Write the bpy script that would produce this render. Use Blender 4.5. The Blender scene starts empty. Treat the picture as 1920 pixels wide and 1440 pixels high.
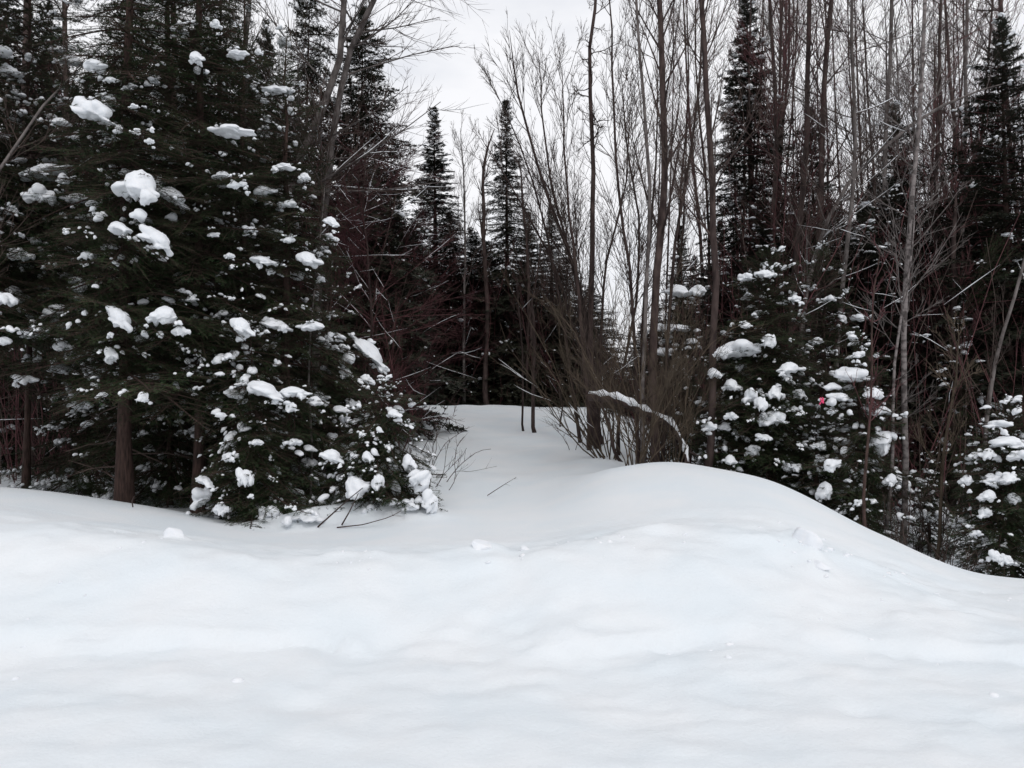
import bpy, math, random
import numpy as np
from mathutils import Matrix, Vector, Euler

R_ = math.radians
scene = bpy.context.scene
COL = scene.collection
rng = np.random.default_rng(11)
random.seed(11)

# ------------------------------------------------------------------ camera, world, sun
F = 1500.0; W, H = 1920.0, 1440.0
CAMZ = 1.7; PITCH = math.atan(20 / F)
cam_d = bpy.data.cameras.new('camera'); cam = bpy.data.objects.new('camera', cam_d); COL.objects.link(cam)
cam_d.sensor_fit = 'HORIZONTAL'; cam_d.sensor_width = 36.0; cam_d.lens = 36.0 * F / W
cam_d.clip_start = 0.05; cam_d.clip_end = 1000
cam.location = (0, 0, CAMZ); cam.rotation_euler = (math.pi / 2 + PITCH, 0, 0)
scene.camera = cam

SUN_EL, SUN_ROT = R_(44), R_(165)
world = bpy.data.worlds.new('World'); scene.world = world; world.use_nodes = True
nt = world.node_tree; nt.nodes.clear()
out = nt.nodes.new('ShaderNodeOutputWorld'); bg = nt.nodes.new('ShaderNodeBackground')
sky = nt.nodes.new('ShaderNodeTexSky'); sky.sky_type = 'NISHITA'; sky.sun_disc = False
sky.sun_elevation = SUN_EL; sky.sun_rotation = SUN_ROT; sky.air_density = 1.0; sky.dust_density = 3.0; sky.ozone_density = 1.5
tc = nt.nodes.new('ShaderNodeTexCoord'); mp = nt.nodes.new('ShaderNodeMapping'); mp.inputs['Scale'].default_value = (1.6, 1.6, 4.0)
nz = nt.nodes.new('ShaderNodeTexNoise'); nz.inputs['Scale'].default_value = 1.6; nz.inputs['Detail'].default_value = 6
nz.inputs['Roughness'].default_value = .55
rp = nt.nodes.new('ShaderNodeValToRGB')
rp.color_ramp.elements[0].position = .30; rp.color_ramp.elements[0].color = (8.7, 8.8, 9.15, 1)
rp.color_ramp.elements[1].position = .62; rp.color_ramp.elements[1].color = (9.2, 9.2, 9.45, 1)
mask = nt.nodes.new('ShaderNodeValToRGB')
mask.color_ramp.elements[0].position = .36; mask.color_ramp.elements[0].color = (.82, .82, .82, 1)
mask.color_ramp.elements[1].position = .52; mask.color_ramp.elements[1].color = (.97, .97, .97, 1)
mix = nt.nodes.new('ShaderNodeMix'); mix.data_type = 'RGBA'
nt.links.new(tc.outputs['Generated'], mp.inputs['Vector']); nt.links.new(mp.outputs['Vector'], nz.inputs['Vector'])
nt.links.new(nz.outputs['Fac'], rp.inputs['Fac']); nt.links.new(nz.outputs['Fac'], mask.inputs['Fac'])
nt.links.new(mask.outputs['Color'], mix.inputs[0])
nt.links.new(sky.outputs['Color'], mix.inputs[6]); nt.links.new(rp.outputs['Color'], mix.inputs[7])
nt.links.new(mix.outputs[2], bg.inputs['Color']); bg.inputs['Strength'].default_value = 0.116
nt.links.new(bg.outputs[0], out.inputs['Surface'])

sd = bpy.data.lights.new('sun', 'SUN'); sd.energy = 0.75; sd.angle = R_(16); sd.color = (1, .975, .95)
sun = bpy.data.objects.new('sun', sd); COL.objects.link(sun)
# the sun stands veiled behind the camera, to the right
sdir = Vector((math.sin(SUN_ROT) * math.cos(SUN_EL), math.cos(SUN_ROT) * math.cos(SUN_EL), math.sin(SUN_EL)))
sun.rotation_euler = sdir.to_track_quat('Z', 'Y').to_euler()
vs = scene.view_settings; vs.view_transform = 'Standard'; vs.look = 'None'; vs.gamma = 1.0; vs.use_curve_mapping = False
vs.exposure = -0.10

# ------------------------------------------------------------------ helpers
def P(px, py, Y):
    u = (px - W / 2) / F; v = (H / 2 - py) / F
    d = np.array([u, math.cos(PITCH) - v * math.sin(PITCH), math.sin(PITCH) + v * math.cos(PITCH)])
    return d * (Y / d[1]) + np.array([0, 0, CAMZ])

def X(px, Y): return (px - W / 2) / F * Y

def mk_mesh(name, V, Fq, mat, smooth=False):
    V = np.asarray(V, dtype=np.float32); me = bpy.data.meshes.new(name)
    if not isinstance(Fq, list): Fq = [Fq]
    Fq = [np.asarray(f, dtype=np.int32) for f in Fq if len(f)]
    me.vertices.add(len(V)); me.vertices.foreach_set('co', V.ravel())
    nl = sum(f.size for f in Fq); npoly = sum(len(f) for f in Fq)
    me.loops.add(nl); me.polygons.add(npoly)
    me.loops.foreach_set('vertex_index', np.concatenate([f.ravel() for f in Fq]))
    tot = np.concatenate([np.full(len(f), f.shape[1], dtype=np.int32) for f in Fq])
    st = np.concatenate([[0], np.cumsum(tot)[:-1]]).astype(np.int32)
    me.polygons.foreach_set('loop_start', st)
    me.polygons.foreach_set('use_smooth', np.full(npoly, smooth, dtype=bool))
    me.materials.append(mat); me.update(calc_edges=True); me.validate()
    return me

def obj(name, me, parent=None, kind=None):
    o = bpy.data.objects.new(name, me); COL.objects.link(o)
    if parent is not None: o.parent = parent
    if kind: o['kind'] = kind
    return o

def thing(name, label, cat, loc=(0, 0, 0), group=None):
    o = bpy.data.objects.new(name, None); COL.objects.link(o); o.location = loc
    o.empty_display_size = .2
    o['label'] = label; o['category'] = cat
    if group: o['group'] = group
    return o

def vnoise(x, y, seed=0):
    """smooth value noise on a lattice, -1..1"""
    xi = np.floor(x).astype(np.int64); yi = np.floor(y).astype(np.int64)
    fx = x - xi; fy = y - yi; fx = fx * fx * fx * (fx * (fx * 6 - 15) + 10); fy = fy * fy * fy * (fy * (fy * 6 - 15) + 10)
    def h(a, b):
        n = (a * 374761393 + b * 668265263 + seed * 2147483647 + 1013904223) & 0xffffffff
        n = ((n ^ (n >> 13)) * 1274126177) & 0xffffffff
        return ((n ^ (n >> 16)) & 0xffff) / 32767.5 - 1
    return (h(xi, yi) * (1 - fx) + h(xi + 1, yi) * fx) * (1 - fy) + (h(xi, yi + 1) * (1 - fx) + h(xi + 1, yi + 1) * fx) * fy

# ------------------------------------------------------------------ materials
def mat_base(name, rough=.8, spec=.2):
    m = bpy.data.materials.new(name); m.use_nodes = True; n = m.node_tree
    b = n.nodes['Principled BSDF']; b.inputs['Roughness'].default_value = rough
    b.inputs['Specular IOR Level'].default_value = spec
    return m, n, b

def mat_noise(name, c1, c2, scale=6, rough=.85, spec=.2, stretch=(1, 1, 1), bump=0, rand=0.0, detail=5, p0=.35, p1=.65):
    m, n, b = mat_base(name, rough, spec)
    t = n.nodes.new('ShaderNodeTexCoord'); mpn = n.nodes.new('ShaderNodeMapping'); mpn.inputs['Scale'].default_value = stretch
    z = n.nodes.new('ShaderNodeTexNoise'); z.inputs['Scale'].default_value = scale; z.inputs['Detail'].default_value = detail
    r = n.nodes.new('ShaderNodeValToRGB'); r.color_ramp.elements[0].position = p0; r.color_ramp.elements[1].position = p1
    r.color_ramp.elements[0].color = (*c1, 1); r.color_ramp.elements[1].color = (*c2, 1)
    n.links.new(t.outputs['Object'], mpn.inputs['Vector']); n.links.new(mpn.outputs['Vector'], z.inputs['Vector'])
    n.links.new(z.outputs['Fac'], r.inputs['Fac'])
    last = r.outputs['Color']
    if rand:
        oi = n.nodes.new('ShaderNodeObjectInfo'); mr = n.nodes.new('ShaderNodeMapRange')
        mr.inputs['To Min'].default_value = 1 - rand; mr.inputs['To Max'].default_value = 1 + rand
        hs = n.nodes.new('ShaderNodeHueSaturation'); n.links.new(oi.outputs['Random'], mr.inputs['Value'])
        n.links.new(mr.outputs[0], hs.inputs['Value']); n.links.new(last, hs.inputs['Color']); last = hs.outputs['Color']
    n.links.new(last, b.inputs['Base Color'])
    if bump:
        bp = n.nodes.new('ShaderNodeBump'); bp.inputs['Strength'].default_value = bump; bp.inputs['Distance'].default_value = .02
        n.links.new(z.outputs['Fac'], bp.inputs['Height']); n.links.new(bp.outputs['Normal'], b.inputs['Normal'])
    return m

def snow_ground_mat():
    m, n, b = mat_base('ground_snow', .7, .15)
    t = n.nodes.new('ShaderNodeTexCoord')
    z = n.nodes.new('ShaderNodeTexNoise'); z.inputs['Scale'].default_value = 1.3; z.inputs['Detail'].default_value = 4
    r = n.nodes.new('ShaderNodeValToRGB')
    r.color_ramp.elements[0].position = .35; r.color_ramp.elements[0].color = (.725, .775, .81, 1)
    r.color_ramp.elements[1].position = .65; r.color_ramp.elements[1].color = (.775, .80, .82, 1)
    n.links.new(t.outputs['Object'], z.inputs['Vector']); n.links.new(z.outputs['Fac'], r.inputs['Fac']); n.links.new(r.outputs['Color'], b.inputs['Base Color'])
    z2 = n.nodes.new('ShaderNodeTexNoise'); z2.inputs['Scale'].default_value = 38; z2.inputs['Detail'].default_value = 7; z2.inputs['Roughness'].default_value = .6
    n.links.new(t.outputs['Object'], z2.inputs['Vector'])
    bp = n.nodes.new('ShaderNodeBump'); bp.inputs['Strength'].default_value = .45; bp.inputs['Distance'].default_value = .012
    n.links.new(z2.outputs['Fac'], bp.inputs['Height']); n.links.new(bp.outputs['Normal'], b.inputs['Normal'])
    return m

M = {}
M['snow_ground'] = snow_ground_mat()
M['snow'] = mat_noise('branch_snow', (.76, .79, .83), (.82, .83, .85), scale=9, rough=.65, bump=.25, detail=6)
M['needle'] = mat_noise('fir_needles', (.013, .027, .012), (.034, .056, .022), scale=5, rough=.6, rand=.35)
M['needle_far'] = mat_noise('far_needles', (.021, .025, .017), (.041, .041, .027), scale=1.2, rough=.7, rand=.3)
M['needle_brown'] = mat_noise('browning_needles', (.030, .024, .014), (.060, .042, .022), scale=3, rough=.7, rand=.3)
M['bark_fir'] = mat_noise('fir_bark', (.022, .015, .013), (.085, .052, .044), scale=38, stretch=(1, 1, .16), bump=1.0, p0=.3, p1=.7)
M['bark_grey'] = mat_noise('grey_bark', (.050, .042, .040), (.150, .132, .126), scale=10, stretch=(1, 1, .5), bump=.5, rand=.2)
M['bark_pale'] = mat_noise('pale_bark', (.07, .06, .058), (.21, .185, .18), scale=9, stretch=(1, 1, 1.6), bump=.4, p0=.38, p1=.55)
M['bark_dark'] = mat_noise('dark_bark', (.026, .017, .016), (.075, .053, .048), scale=10, stretch=(1, 1, .4), bump=.5, rand=.25)
M['twig'] = mat_noise('twig_bark', (.034, .024, .021), (.082, .060, .052), scale=4, rand=.25)
M['twig_red'] = mat_noise('reddish_twig', (.060, .025, .028), (.115, .050, .052), scale=2, rand=.3)
M['twig_olive'] = mat_noise('olive_twig', (.045, .034, .024), (.095, .072, .052), scale=3, rand=.25)
M['birch'] = mat_noise('birch_bark', (.07, .05, .045), (.24, .19, .17), scale=14, stretch=(3, 1, 1), bump=.5)
M['pink'] = mat_noise('pink_tape', (.75, .07, .18), (.85, .12, .25), scale=20, rough=.4)

# ------------------------------------------------------------------ terrain
YS = np.array([4.3, 5.4, 6.5, 8.0, 9.3, 10.5, 12., 14., 18., 25., 32., 60.])
PX = np.array([-300, 0, 250, 520, 800, 1000, 1160, 1300, 1450, 1650, 1850, 2200.])
ZT = np.array([
 [0, 0, 0, 0, 0, 0, 0, 0, 0, 0, 0, 0],
 [.11, .11, .09, .06, .06, .07, .07, .08, .10, .06, -.01, -.03],
 [.62, .60, .50, .35, .35, .38, .41, .43, .41, .17, .0, -.05],
 [.68, .63, .44, .21, .29, .34, .52, .62, .60, .24, -.10, -.18],
 [.68, .63, .42, .14, .29, .37, .70, .78, .67, .08, -.46, -.50],
 [.40, .36, .22, .10, .35, .42, .79, .80, .50, -.25, -.75, -.75],
 [.30, .25, .15, .12, .44, .50, .56, .45, .15, -.60, -.85, -.85],
 [.25, .20, .15, .22, .54, .58, .62, .25, -.05, -.55, -.62, -.60],
 [.20, .20, .25, .45, .80, .82, .86, .45, .10, -.20, -.20, -.20],
 [.40, .40, .55, .85, 1.30, 1.27, 1.18, .80, .45, .30, .20, .20],
 [.40, .40, .60, .85, 1.20, 1.15, 1.00, .75, .55, .40, .30, .30],
 [.60, .60, .60, .70, .80, .80, .80, .70, .60, .60, .60, .60]])

def pchip_w(knots, q):
    q = np.clip(q, knots[0], knots[-1]); i = np.clip(np.searchsorted(knots, q, side='right') - 1, 0, len(knots) - 2)
    return i, (q - knots[i]) / (knots[i + 1] - knots[i])
def hermite(y0, y1, m0, m1, t, h):
    return (2*t**3-3*t**2+1)*y0 + (t**3-2*t**2+t)*h*m0 + (-2*t**3+3*t**2)*y1 + (t**3-t**2)*h*m1
def slopes(k, v):
    d = np.diff(v, axis=0) / np.diff(k)[:, None]
    m = np.zeros_like(v); m[1:-1] = (d[:-1] + d[1:]) / 2
    s = (d[:-1] * d[1:]) < 0; mm = m[1:-1]; mm[s] *= .3
    return m
_MY = slopes(YS, ZT)
def gauss(x, y, cx, cy, sx, sy, rot=0):
    c, s = math.cos(rot), math.sin(rot); dx = x - cx; dy = y - cy
    a = (dx * c + dy * s) / sx; b = (-dx * s + dy * c) / sy
    return np.exp(-(a * a + b * b) / 2)
def sstep(a, b, x):
    t = np.clip((x - a) / (b - a), 0, 1); return t * t * (3 - 2 * t)

def table_z(x, y):
    yy = np.clip(y, YS[0], YS[-1]); px = x / yy * F + W / 2
    i, t = pchip_w(YS, yy); hh = YS[i + 1] - YS[i]
    j, s = pchip_w(PX, px); hs = PX[j + 1] - PX[j]
    cols = []
    n = len(PX)
    for dj in (-1, 0, 1, 2):
        c = np.clip(j + dj, 0, n - 1)
        cols.append(hermite(ZT[i, c], ZT[i + 1, c], _MY[i, c], _MY[i + 1, c], t, hh))
    jm = np.clip(j - 1, 0, n - 1); jp = np.clip(j + 2, 0, n - 1)
    m0 = (cols[2] - cols[0]) / np.maximum(PX[j + 1] - PX[jm], 1); m1 = (cols[3] - cols[1]) / np.maximum(PX[jp] - PX[j], 1)
    return hermite(cols[1], cols[2], m0, m1, s, hs)

CLODS = []
def ground_z(x, y):
    x = np.atleast_1d(np.asarray(x, float)); y = np.atleast_1d(np.asarray(y, float))
    z = table_z(x, y)
    near = 1 - sstep(6.6, 8.2, y); far = sstep(8, 14, y)
    # wandering windrow: lumpy ploughed edge and smooth drift behind it
    wx = x + .5 * vnoise(x * .6, y * .6, 5)
    z = z + near * (.028 * vnoise(wx * .9, y * 1.3, 1) + .018 * vnoise(x * 2.3 + y, y * 2.8 - x * .6, 2) + .011 * vnoise(x * 5.5 + y * 2, y * 5.5 - x * 1.5, 3) + (.010 * vnoise(x * 11 - y * 2, y * 13, 19) + .009) * sstep(-.1, .5, vnoise(x * .9, y * .8, 20)) + .007 * vnoise(x * 9 + 3 * y, y * 9 - x * 2, 9) + .004 * vnoise(x * 13, y * 15, 4)) * sstep(-1, 3, y)
    z = z + .014 * vnoise(x * .8, y * .8, 6) + far * (.05 * vnoise(x * .45, y * .45, 7) + .03 * vnoise(x * 1.5, y * 1.5, 8))
    # the plough's edge: small overhung steps that wander across
    edge = 5.25 + .18 * vnoise(x * .7, x * 0, 21) + .05 * vnoise(x * 3, x * 0, 22)
    z = z + .075 * sstep(-.04, .04, y - edge) * (.15 + .85 * sstep(-.1, .5, vnoise(x * .8 + 3.3, x * 0, 23)))* (1 - sstep(6, 7, y))
    e2 = 6.75 + .25 * vnoise(x * .9, x * 0, 31) + .06 * vnoise(x * 4, x * 0, 32)
    z = z + .035 * (sstep(-.25, 0, y - e2) - sstep(0, .12, y - e2)) * (.4 + .6 * vnoise(x * 1.6, x * 0, 33))
    z = z - .08 * np.exp(-((y - 5.22 - .05 * vnoise(x * 2.1, x * 0, 51)) / .035) ** 2) * sstep(-2.1, -2.6, x) * (.5 + .5 * vnoise(x * 4, x * 0, 52))
    ridge = np.exp(-((y - e2 + .1) / .22) ** 2)
    ridge = ridge * (.25 + .75 * sstep(-1.4, .2, x))
    z = z + .05 * ridge * (.45 + .55 * vnoise(x * 1.1, x * 0, 41)) + .022 * ridge * np.maximum(0, vnoise(x * 7, y * 8, 42)) ** 1.5
    z = z + near * .030 * np.maximum(0, vnoise(x * 8, y * 6, 43) - .30) * (.3 + .7 * sstep(0, .6, vnoise(x * .7, y * 1.1, 44))) * sstep(2, 4, y)
    for (cx, cy, sx, sy, h, r) in CLODS:
        z = z + h * gauss(x, y, cx, cy, sx, sy, r)
    return z
def gz(x, y): return float(ground_z(x, y)[0])

def hit(px, py, y0=4.0, y1=40.0):
    ys = np.linspace(y0, y1, 1500); u = np.array([P(px, py, q) for q in (1.0,)])[0]
    xs = u[0] * ys; zs = CAMZ + (u[2] - CAMZ) * ys
    d = zs - ground_z(xs, ys); k = np.argmax(d < 0)
    return float(xs[k]), float(ys[k]), float(zs[k])

for (px, Y, sx, sy, h, r) in [(330, 6.9, .07, .05, .065, 0), (385, 6.9, .05, .05, .02, 0), (575, 9.5, .22, .2, .16, 0), (650, 9.7, .3, .25, .18, 0), (720, 9.6, .25, .22, .14, 0), (505, 9.4, .2, .16, .10, 0), (780, 9.5, .2, .2, .08, 0), (905, 6.65, .14, .08, .09, 0), (940, 6.55, .05, .05, .04, 0), (1000, 6.65, .09, .07, .03, 0),
        (560, 6.7, .1, .05, .03, 0), (640, 6.55, .16, .05, .025, 0), (450, 6.3, .12, .06, .03, 0), (1490, 6.85, .06, .10, .085, .3), (1520, 6.6, .06, .09, .06, .6), (1545, 6.3, .05, .10, .05, .4), (1465, 6.4, .10, .14, -.06, .5), (1420, 6.7, .2, .04, .03, 0),
        (1250, 5.3, .25, .10, -.03, .2), (640, 5.4, .3, .10, -.04, .1), (720, 5.3, .16, .08, -.03, .4), (1280, 5.35, .35, .12, -.03, -.1), (1700, 5.2, .4, .08, -.03, 0), (230, 4.6, .12, .08, -.03, .2), (560, 4.45, .1, .07, -.03, .3),
        (1440, 3.95, .10, .06, -.02, .1), (1660, 3.9, .12, .05, -.02, 0), (1560, 4.35, .12, .05, -.02, .1), (400, 4.1, .12, .07, -.02, .4)]:
    CLODS.append((X(px, Y), Y, sx, sy, h, r))

for px, Y, s_, h in [(235, 10.3, .20, -.10), (235, 10.3, .5, .05), (372, 10.8, .18, -.08), (1322, 11.8, .15, -.07), (1228, 13, .2, -.07), (1004, 19.5, .12, -.05), (1190, 11.2, .45, -.05)]:
    CLODS.append((X(px, Y), Y, s_, s_, h, 0))

def axis(segs):
    a = []
    for s, e, st in segs: a.append(np.arange(s, e, st))
    return np.unique(np.concatenate(a + [np.array([segs[-1][1]])]))
gx = axis([(-140, -20, 4), (-20, -8, .5), (-8, 8, .065), (8, 20, .5), (20, 140, 4)])
gy = axis([(-40, -2, 3), (-2, 2.4, .2), (2.4, 7.8, .045), (7.8, 14, .07), (14, 30, .2), (30, 60, 1), (60, 160, 5)])
GX, GY = np.meshgrid(gx, gy)
GZ = ground_z(GX.ravel(), GY.ravel())
nx, ny = len(gx), len(gy)
ii = (np.arange(ny - 1)[:, None] * nx + np.arange(nx - 1)[None, :]).ravel()
quads = np.stack([ii, ii + 1, ii + nx + 1, ii + nx], 1)
g = obj('snow_ground', mk_mesh('snow_ground', np.stack([GX.ravel(), GY.ravel(), GZ], 1), quads, M['snow_ground'], True))
g['kind'] = 'structure'

# ------------------------------------------------------------------ tubes and branching
def tube_batch(Pn, Rn, sides=4):
    N, k, _ = Pn.shape
    T = np.gradient(Pn, axis=1); T /= np.linalg.norm(T, axis=2, keepdims=True) + 1e-9
    ref = np.zeros_like(T); ref[..., 0] = 1; bad = np.abs((Pn[:, -1] - Pn[:, 0])[:, 0]) > .7 * np.linalg.norm(Pn[:, -1] - Pn[:, 0], axis=1)
    ref[bad] = (0, 1, 0)
    n1 = np.cross(T, ref); n1 /= np.linalg.norm(n1, axis=2, keepdims=True) + 1e-9
    n2 = np.cross(T, n1)
    a = np.arange(sides) * 2 * math.pi / sides
    ring = n1[:, :, None, :] * np.cos(a)[None, None, :, None] + n2[:, :, None, :] * np.sin(a)[None, None, :, None]
    V = Pn[:, :, None, :] + ring * Rn[:, :, None, None]
    V = V.reshape(-1, 3)
    base = (np.arange(N) * k * sides)[:, None, None]
    r = (np.arange(k - 1) * sides)[None, :, None]; s = np.arange(sides)[None, None, :]; s2 = (s + 1) % sides
    q = np.stack(np.broadcast_arrays(base + r + s, base + r + s2, base + r + sides + s2, base + r + sides + s), -1).reshape(-1, 4)
    return V, q

def merge(parts):
    Vs, Fs, o = [], [], 0
    for V, Fc in parts:
        Vs.append(V); Fs.append(np.asarray(Fc) + o); o += len(V)
    return np.concatenate(Vs), Fs

def unit(v): return v / (np.linalg.norm(v, axis=-1, keepdims=True) + 1e-9)

def spawn(Pn, Rn, n, t0, t1, ang, L, up, wig, k, rr=.5, rmin=.002, r=rng, Lt=.6, tip=.25):
    """grow n children on each parent curve; returns points (N*n,k,3), radii"""
    N, kp, _ = Pn.shape
    t = np.sort(r.uniform(t0, t1, (N, n)), axis=1)
    f = t * (kp - 1); i = np.minimum(f.astype(int), kp - 2); fr = (f - i)[..., None]
    rows = np.arange(N)[:, None]
    base = Pn[rows, i] * (1 - fr) + Pn[rows, i + 1] * fr
    tan = unit(Pn[rows, i + 1] - Pn[rows, i]); rad = Rn[rows, i] * (1 - fr[..., 0]) + Rn[rows, i + 1] * fr[..., 0]
    perp = unit(np.cross(tan, r.normal(size=tan.shape)))
    a = np.radians(r.normal(ang, ang * .22, (N, n)))[..., None]
    d = unit(np.cos(a) * tan + np.sin(a) * perp)
    plen = np.linalg.norm(np.diff(Pn, axis=1), axis=2).sum(1)[:, None]
    ln = (L if np.isscalar(L) and L > 0 else -L * plen) * (1 - Lt * t) * r.uniform(.6, 1.2, (N, n))
    M_ = N * n; base = base.reshape(M_, 3); d = d.reshape(M_, 3); ln = np.broadcast_to(ln, (N, n)).reshape(M_); rad = rad.reshape(M_)
    pts = [base]; cur = base; dd = d
    for s in range(1, k):
        dd = unit(dd + np.array([0, 0, up / (k - 1)]) + r.normal(0, wig, dd.shape))
        cur = cur + dd * (ln / (k - 1))[:, None]; pts.append(cur)
    C = np.stack(pts, 1)
    r0 = np.maximum(rad * rr, rmin); prof = np.linspace(1, tip, k)
    return C, r0[:, None] * prof[None, :]

def resample(pts, k):
    pts = np.asarray(pts, float); s = np.concatenate([[0], np.cumsum(np.linalg.norm(np.diff(pts, axis=0), axis=1))])
    q = np.linspace(0, s[-1], k * 3); lin = np.stack([np.interp(q, s, pts[:, a]) for a in range(3)], 1)
    for _ in range(3):
        lin[1:-1] = (lin[:-2] + 2 * lin[1:-1] + lin[2:]) / 4
    idx = np.linspace(0, len(q) - 1, k).round().astype(int)
    return lin[idx]

def snow_strips(Pn, Rn, r=rng, prob=.5, hmul=1.6, rmin=.008, tmin=0, maxslope=.75):
    """lines of snow lying along the upper side of shallow branches"""
    keep = r.random(len(Pn)) < prob
    Pn, Rn = Pn[keep], Rn[keep]
    if not len(Pn): return None
    d = unit(Pn[:, -1] - Pn[:, 0]); ok = np.abs(d[:, 2]) < maxslope
    Pn, Rn = Pn[ok], Rn[ok]
    if not len(Pn): return None
    Rs = np.maximum(Rn * hmul, rmin); Rs = Rs * r.uniform(.5, 1.2, Rs.shape); Rs[:, 0] *= .3; Rs[:, -1] *= .2
    Q = Pn.copy(); Q[..., 2] += Rn + Rs * .4
    return tube_batch(Q, Rs, 5)

def bare_tree(label, path, rbase, rtop, group=None, name='bare_tree', bark='bark_grey', twig='twig', n1=14, L1=1.6, a1=38, t1=(.35, .98), up1=.5,
              n2=7, L2=-.62, n3=6, L3=-.55, seed=0, snow=.0, wig=.055, cat='tree', a2=38, k=14, n4=0):
    r = np.random.default_rng(seed + 500)
    pts = resample(path, k); base = pts[0].copy()
    th = thing(name, label, cat, tuple(base), group)
    pts = (pts - base)[None]
    wob = r.normal(0, rbase * .22, pts.shape) + .035 * np.sin(np.linspace(0, r.uniform(5, 11), k)[None, :, None] + r.uniform(0, 6, (1, 1, 3))) * np.array([1, 1, 0]); wob[:, 0] = 0; pts = pts + wob
    pr = (np.linspace(rbase, rtop, k) * np.append(np.ones(k - 2), [.8, .25]))[None]; pr[0, 0] *= 1.25
    V, q = tube_batch(pts, pr, 9)
    obj('trunk', mk_mesh('trunk', V, q, M[bark], True), th)
    n1 = int(n1 * 1.35); P1, R1 = spawn(pts, pr, n1, t1[0], t1[1], a1, L1 * 1.15, up1, wig, 8, rr=.34, rmin=.0075, r=r, Lt=.5)
    for j in range(len(P1)):
        V, q = tube_batch(P1[j:j + 1], R1[j:j + 1], 5)
        obj('branch', mk_mesh('branch', V, q, M[twig if rbase < .05 else bark], True), th)
    P2, R2 = spawn(P1, R1, n2, .12, .97, a2 * .8, L2, up1 * .8, wig * 1.1, 5, rr=.6, rmin=.0048, r=r)
    P3, R3 = spawn(P2, R2, max(2, int(n3 * .68)), .1, .97, a2 * .85, L3, up1 * .6, wig * 1.2, 3, rr=.7, rmin=.0036, r=r)
    bits = [tube_batch(P2, R2, 3), tube_batch(P3, R3, 3)]
    if n4:
        P4, R4 = spawn(P3, R3, n4, .1, .97, a2, -.6, up1 * .5, wig * 1.2, 3, rr=.8, rmin=.0024, r=r); bits.append(tube_batch(P4, R4, 3))
    V, q = merge(bits)
    obj('twigs', mk_mesh('twigs', V, q, M[twig], True), th, 'stuff')
    if snow:
        s1 = snow_strips(P1, R1, r, min(1, snow * 1.5), .9, .006); s2 = snow_strips(P2, R2, r, snow * .7, 1.0, .0045)
        ss = [s for s in (s1, s2) if s is not None]
        if ss:
            V, q = merge(ss); obj('branch_snow', mk_mesh('branch_snow', V, q, M['snow'], True), th, 'stuff')
    return th

# ------------------------------------------------------------------ conifer pieces
def needles_on(Pn, r, spacing, nl, nw, fl=.35):
    """needle triangles along curves (N,k,3)"""
    N, k, _ = Pn.shape
    seg = np.diff(Pn, axis=1); sl = np.linalg.norm(seg, axis=2); L = sl.sum(1)
    out = []
    cnt = np.maximum((L / spacing).astype(int), 2)
    rows = np.repeat(np.arange(N), cnt); t = r.random(len(rows))
    f = t * (k - 1); i = np.minimum(f.astype(int), k - 2); fr = (f - i)[:, None]
    b = Pn[rows, i] * (1 - fr) + Pn[rows, i + 1] * fr; tan = unit(Pn[rows, i + 1] - Pn[rows, i])
    side = unit(np.cross(tan, np.array([0, 0, 1.]))) * np.where(r.random(len(rows)) < .5, -1, 1)[:, None]
    upv = np.cross(tan, side) * 1.0
    perp = unit(side + np.array([0, 0, 1.]) * r.normal(.15, .45, (len(rows), 1)))
    d = unit(tan * r.uniform(.5, .9, (len(rows), 1)) + perp)
    ln = nl * r.uniform(.7, 1.25, (len(rows), 1)); w = tan * nw * .5
    tipp = b + d * ln
    V = np.stack([b - w, b + w, tipp], 1).reshape(-1, 3)
    Fc = np.arange(len(V)).reshape(-1, 3)
    return V, Fc

def make_bough(L, seed, nlat, coarse=False, drooping=.25, dense=1.0):
    r = np.random.default_rng(seed)
    k = 8; t = np.linspace(0, 1, k)
    main = np.stack([t * L, .05 * L * np.sin(t * 3 + seed) * t, -drooping * L * t ** 2 * .6 + .10 * L * t ** 3 * 1.2], 1)[None]
    rm = np.linspace(.009 * L + .004, .003, k)[None]
    # flat side shoots, alternate, longest a third of the way out
    ts = np.linspace(.10, .96, nlat); lat = []
    for j, tt in enumerate(ts):
        for sgn in (-1, 1):
            tj = min(.98, tt + r.normal(0, .015)); f = tj * (k - 1); i = min(int(f), k - 2); fr = f - i
            b = main[0, i] * (1 - fr) + main[0, i + 1] * fr
            ll = L * .46 * (math.sin(math.pi * min(1, (tj + .10)) ** .75) * .9 + .12) * r.uniform(.65, 1.2)
            a = R_(r.normal(52, 9)) * sgn
            q = np.linspace(0, 1, 5)
            bend = q ** 2 * ll * .22 * r.uniform(.3, 1.5)
            lat.append(np.stack([b[0] + np.cos(a) * q * ll + bend * .5, b[1] + np.sin(a) * q * ll, b[2] + r.normal(.02, .08) * q * ll - bend * .8], 1))
    lat = np.array(lat); rl = np.broadcast_to(np.linspace(.004, .002, 5), lat.shape[:2]).copy()
    sub, rs = spawn(lat, rl, 5 if not coarse else 3, .15, .92, 48, -.42, -.15, .05, 3, rr=.8, rmin=.002, r=r)
    sub[..., 2] = sub[:, :1, 2] + (sub[..., 2] - sub[:, :1, 2]) * .55
    wood = merge([tube_batch(main, rm, 5), tube_batch(lat, rl, 3)])
    if coarse:
        nd = [needles_on(main, r, .018 / dense, .058, .022), needles_on(lat, r, .020 / dense, .060, .025), needles_on(sub, r, .023 / dense, .056, .026)]
    else:
        nd = [needles_on(main, r, .007, .026, .006), needles_on(lat, r, .0085 / dense, .028, .0065), needles_on(sub, r, .010 / dense, .028, .007)]
    return main, lat, sub, wood, merge(nd)

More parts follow.
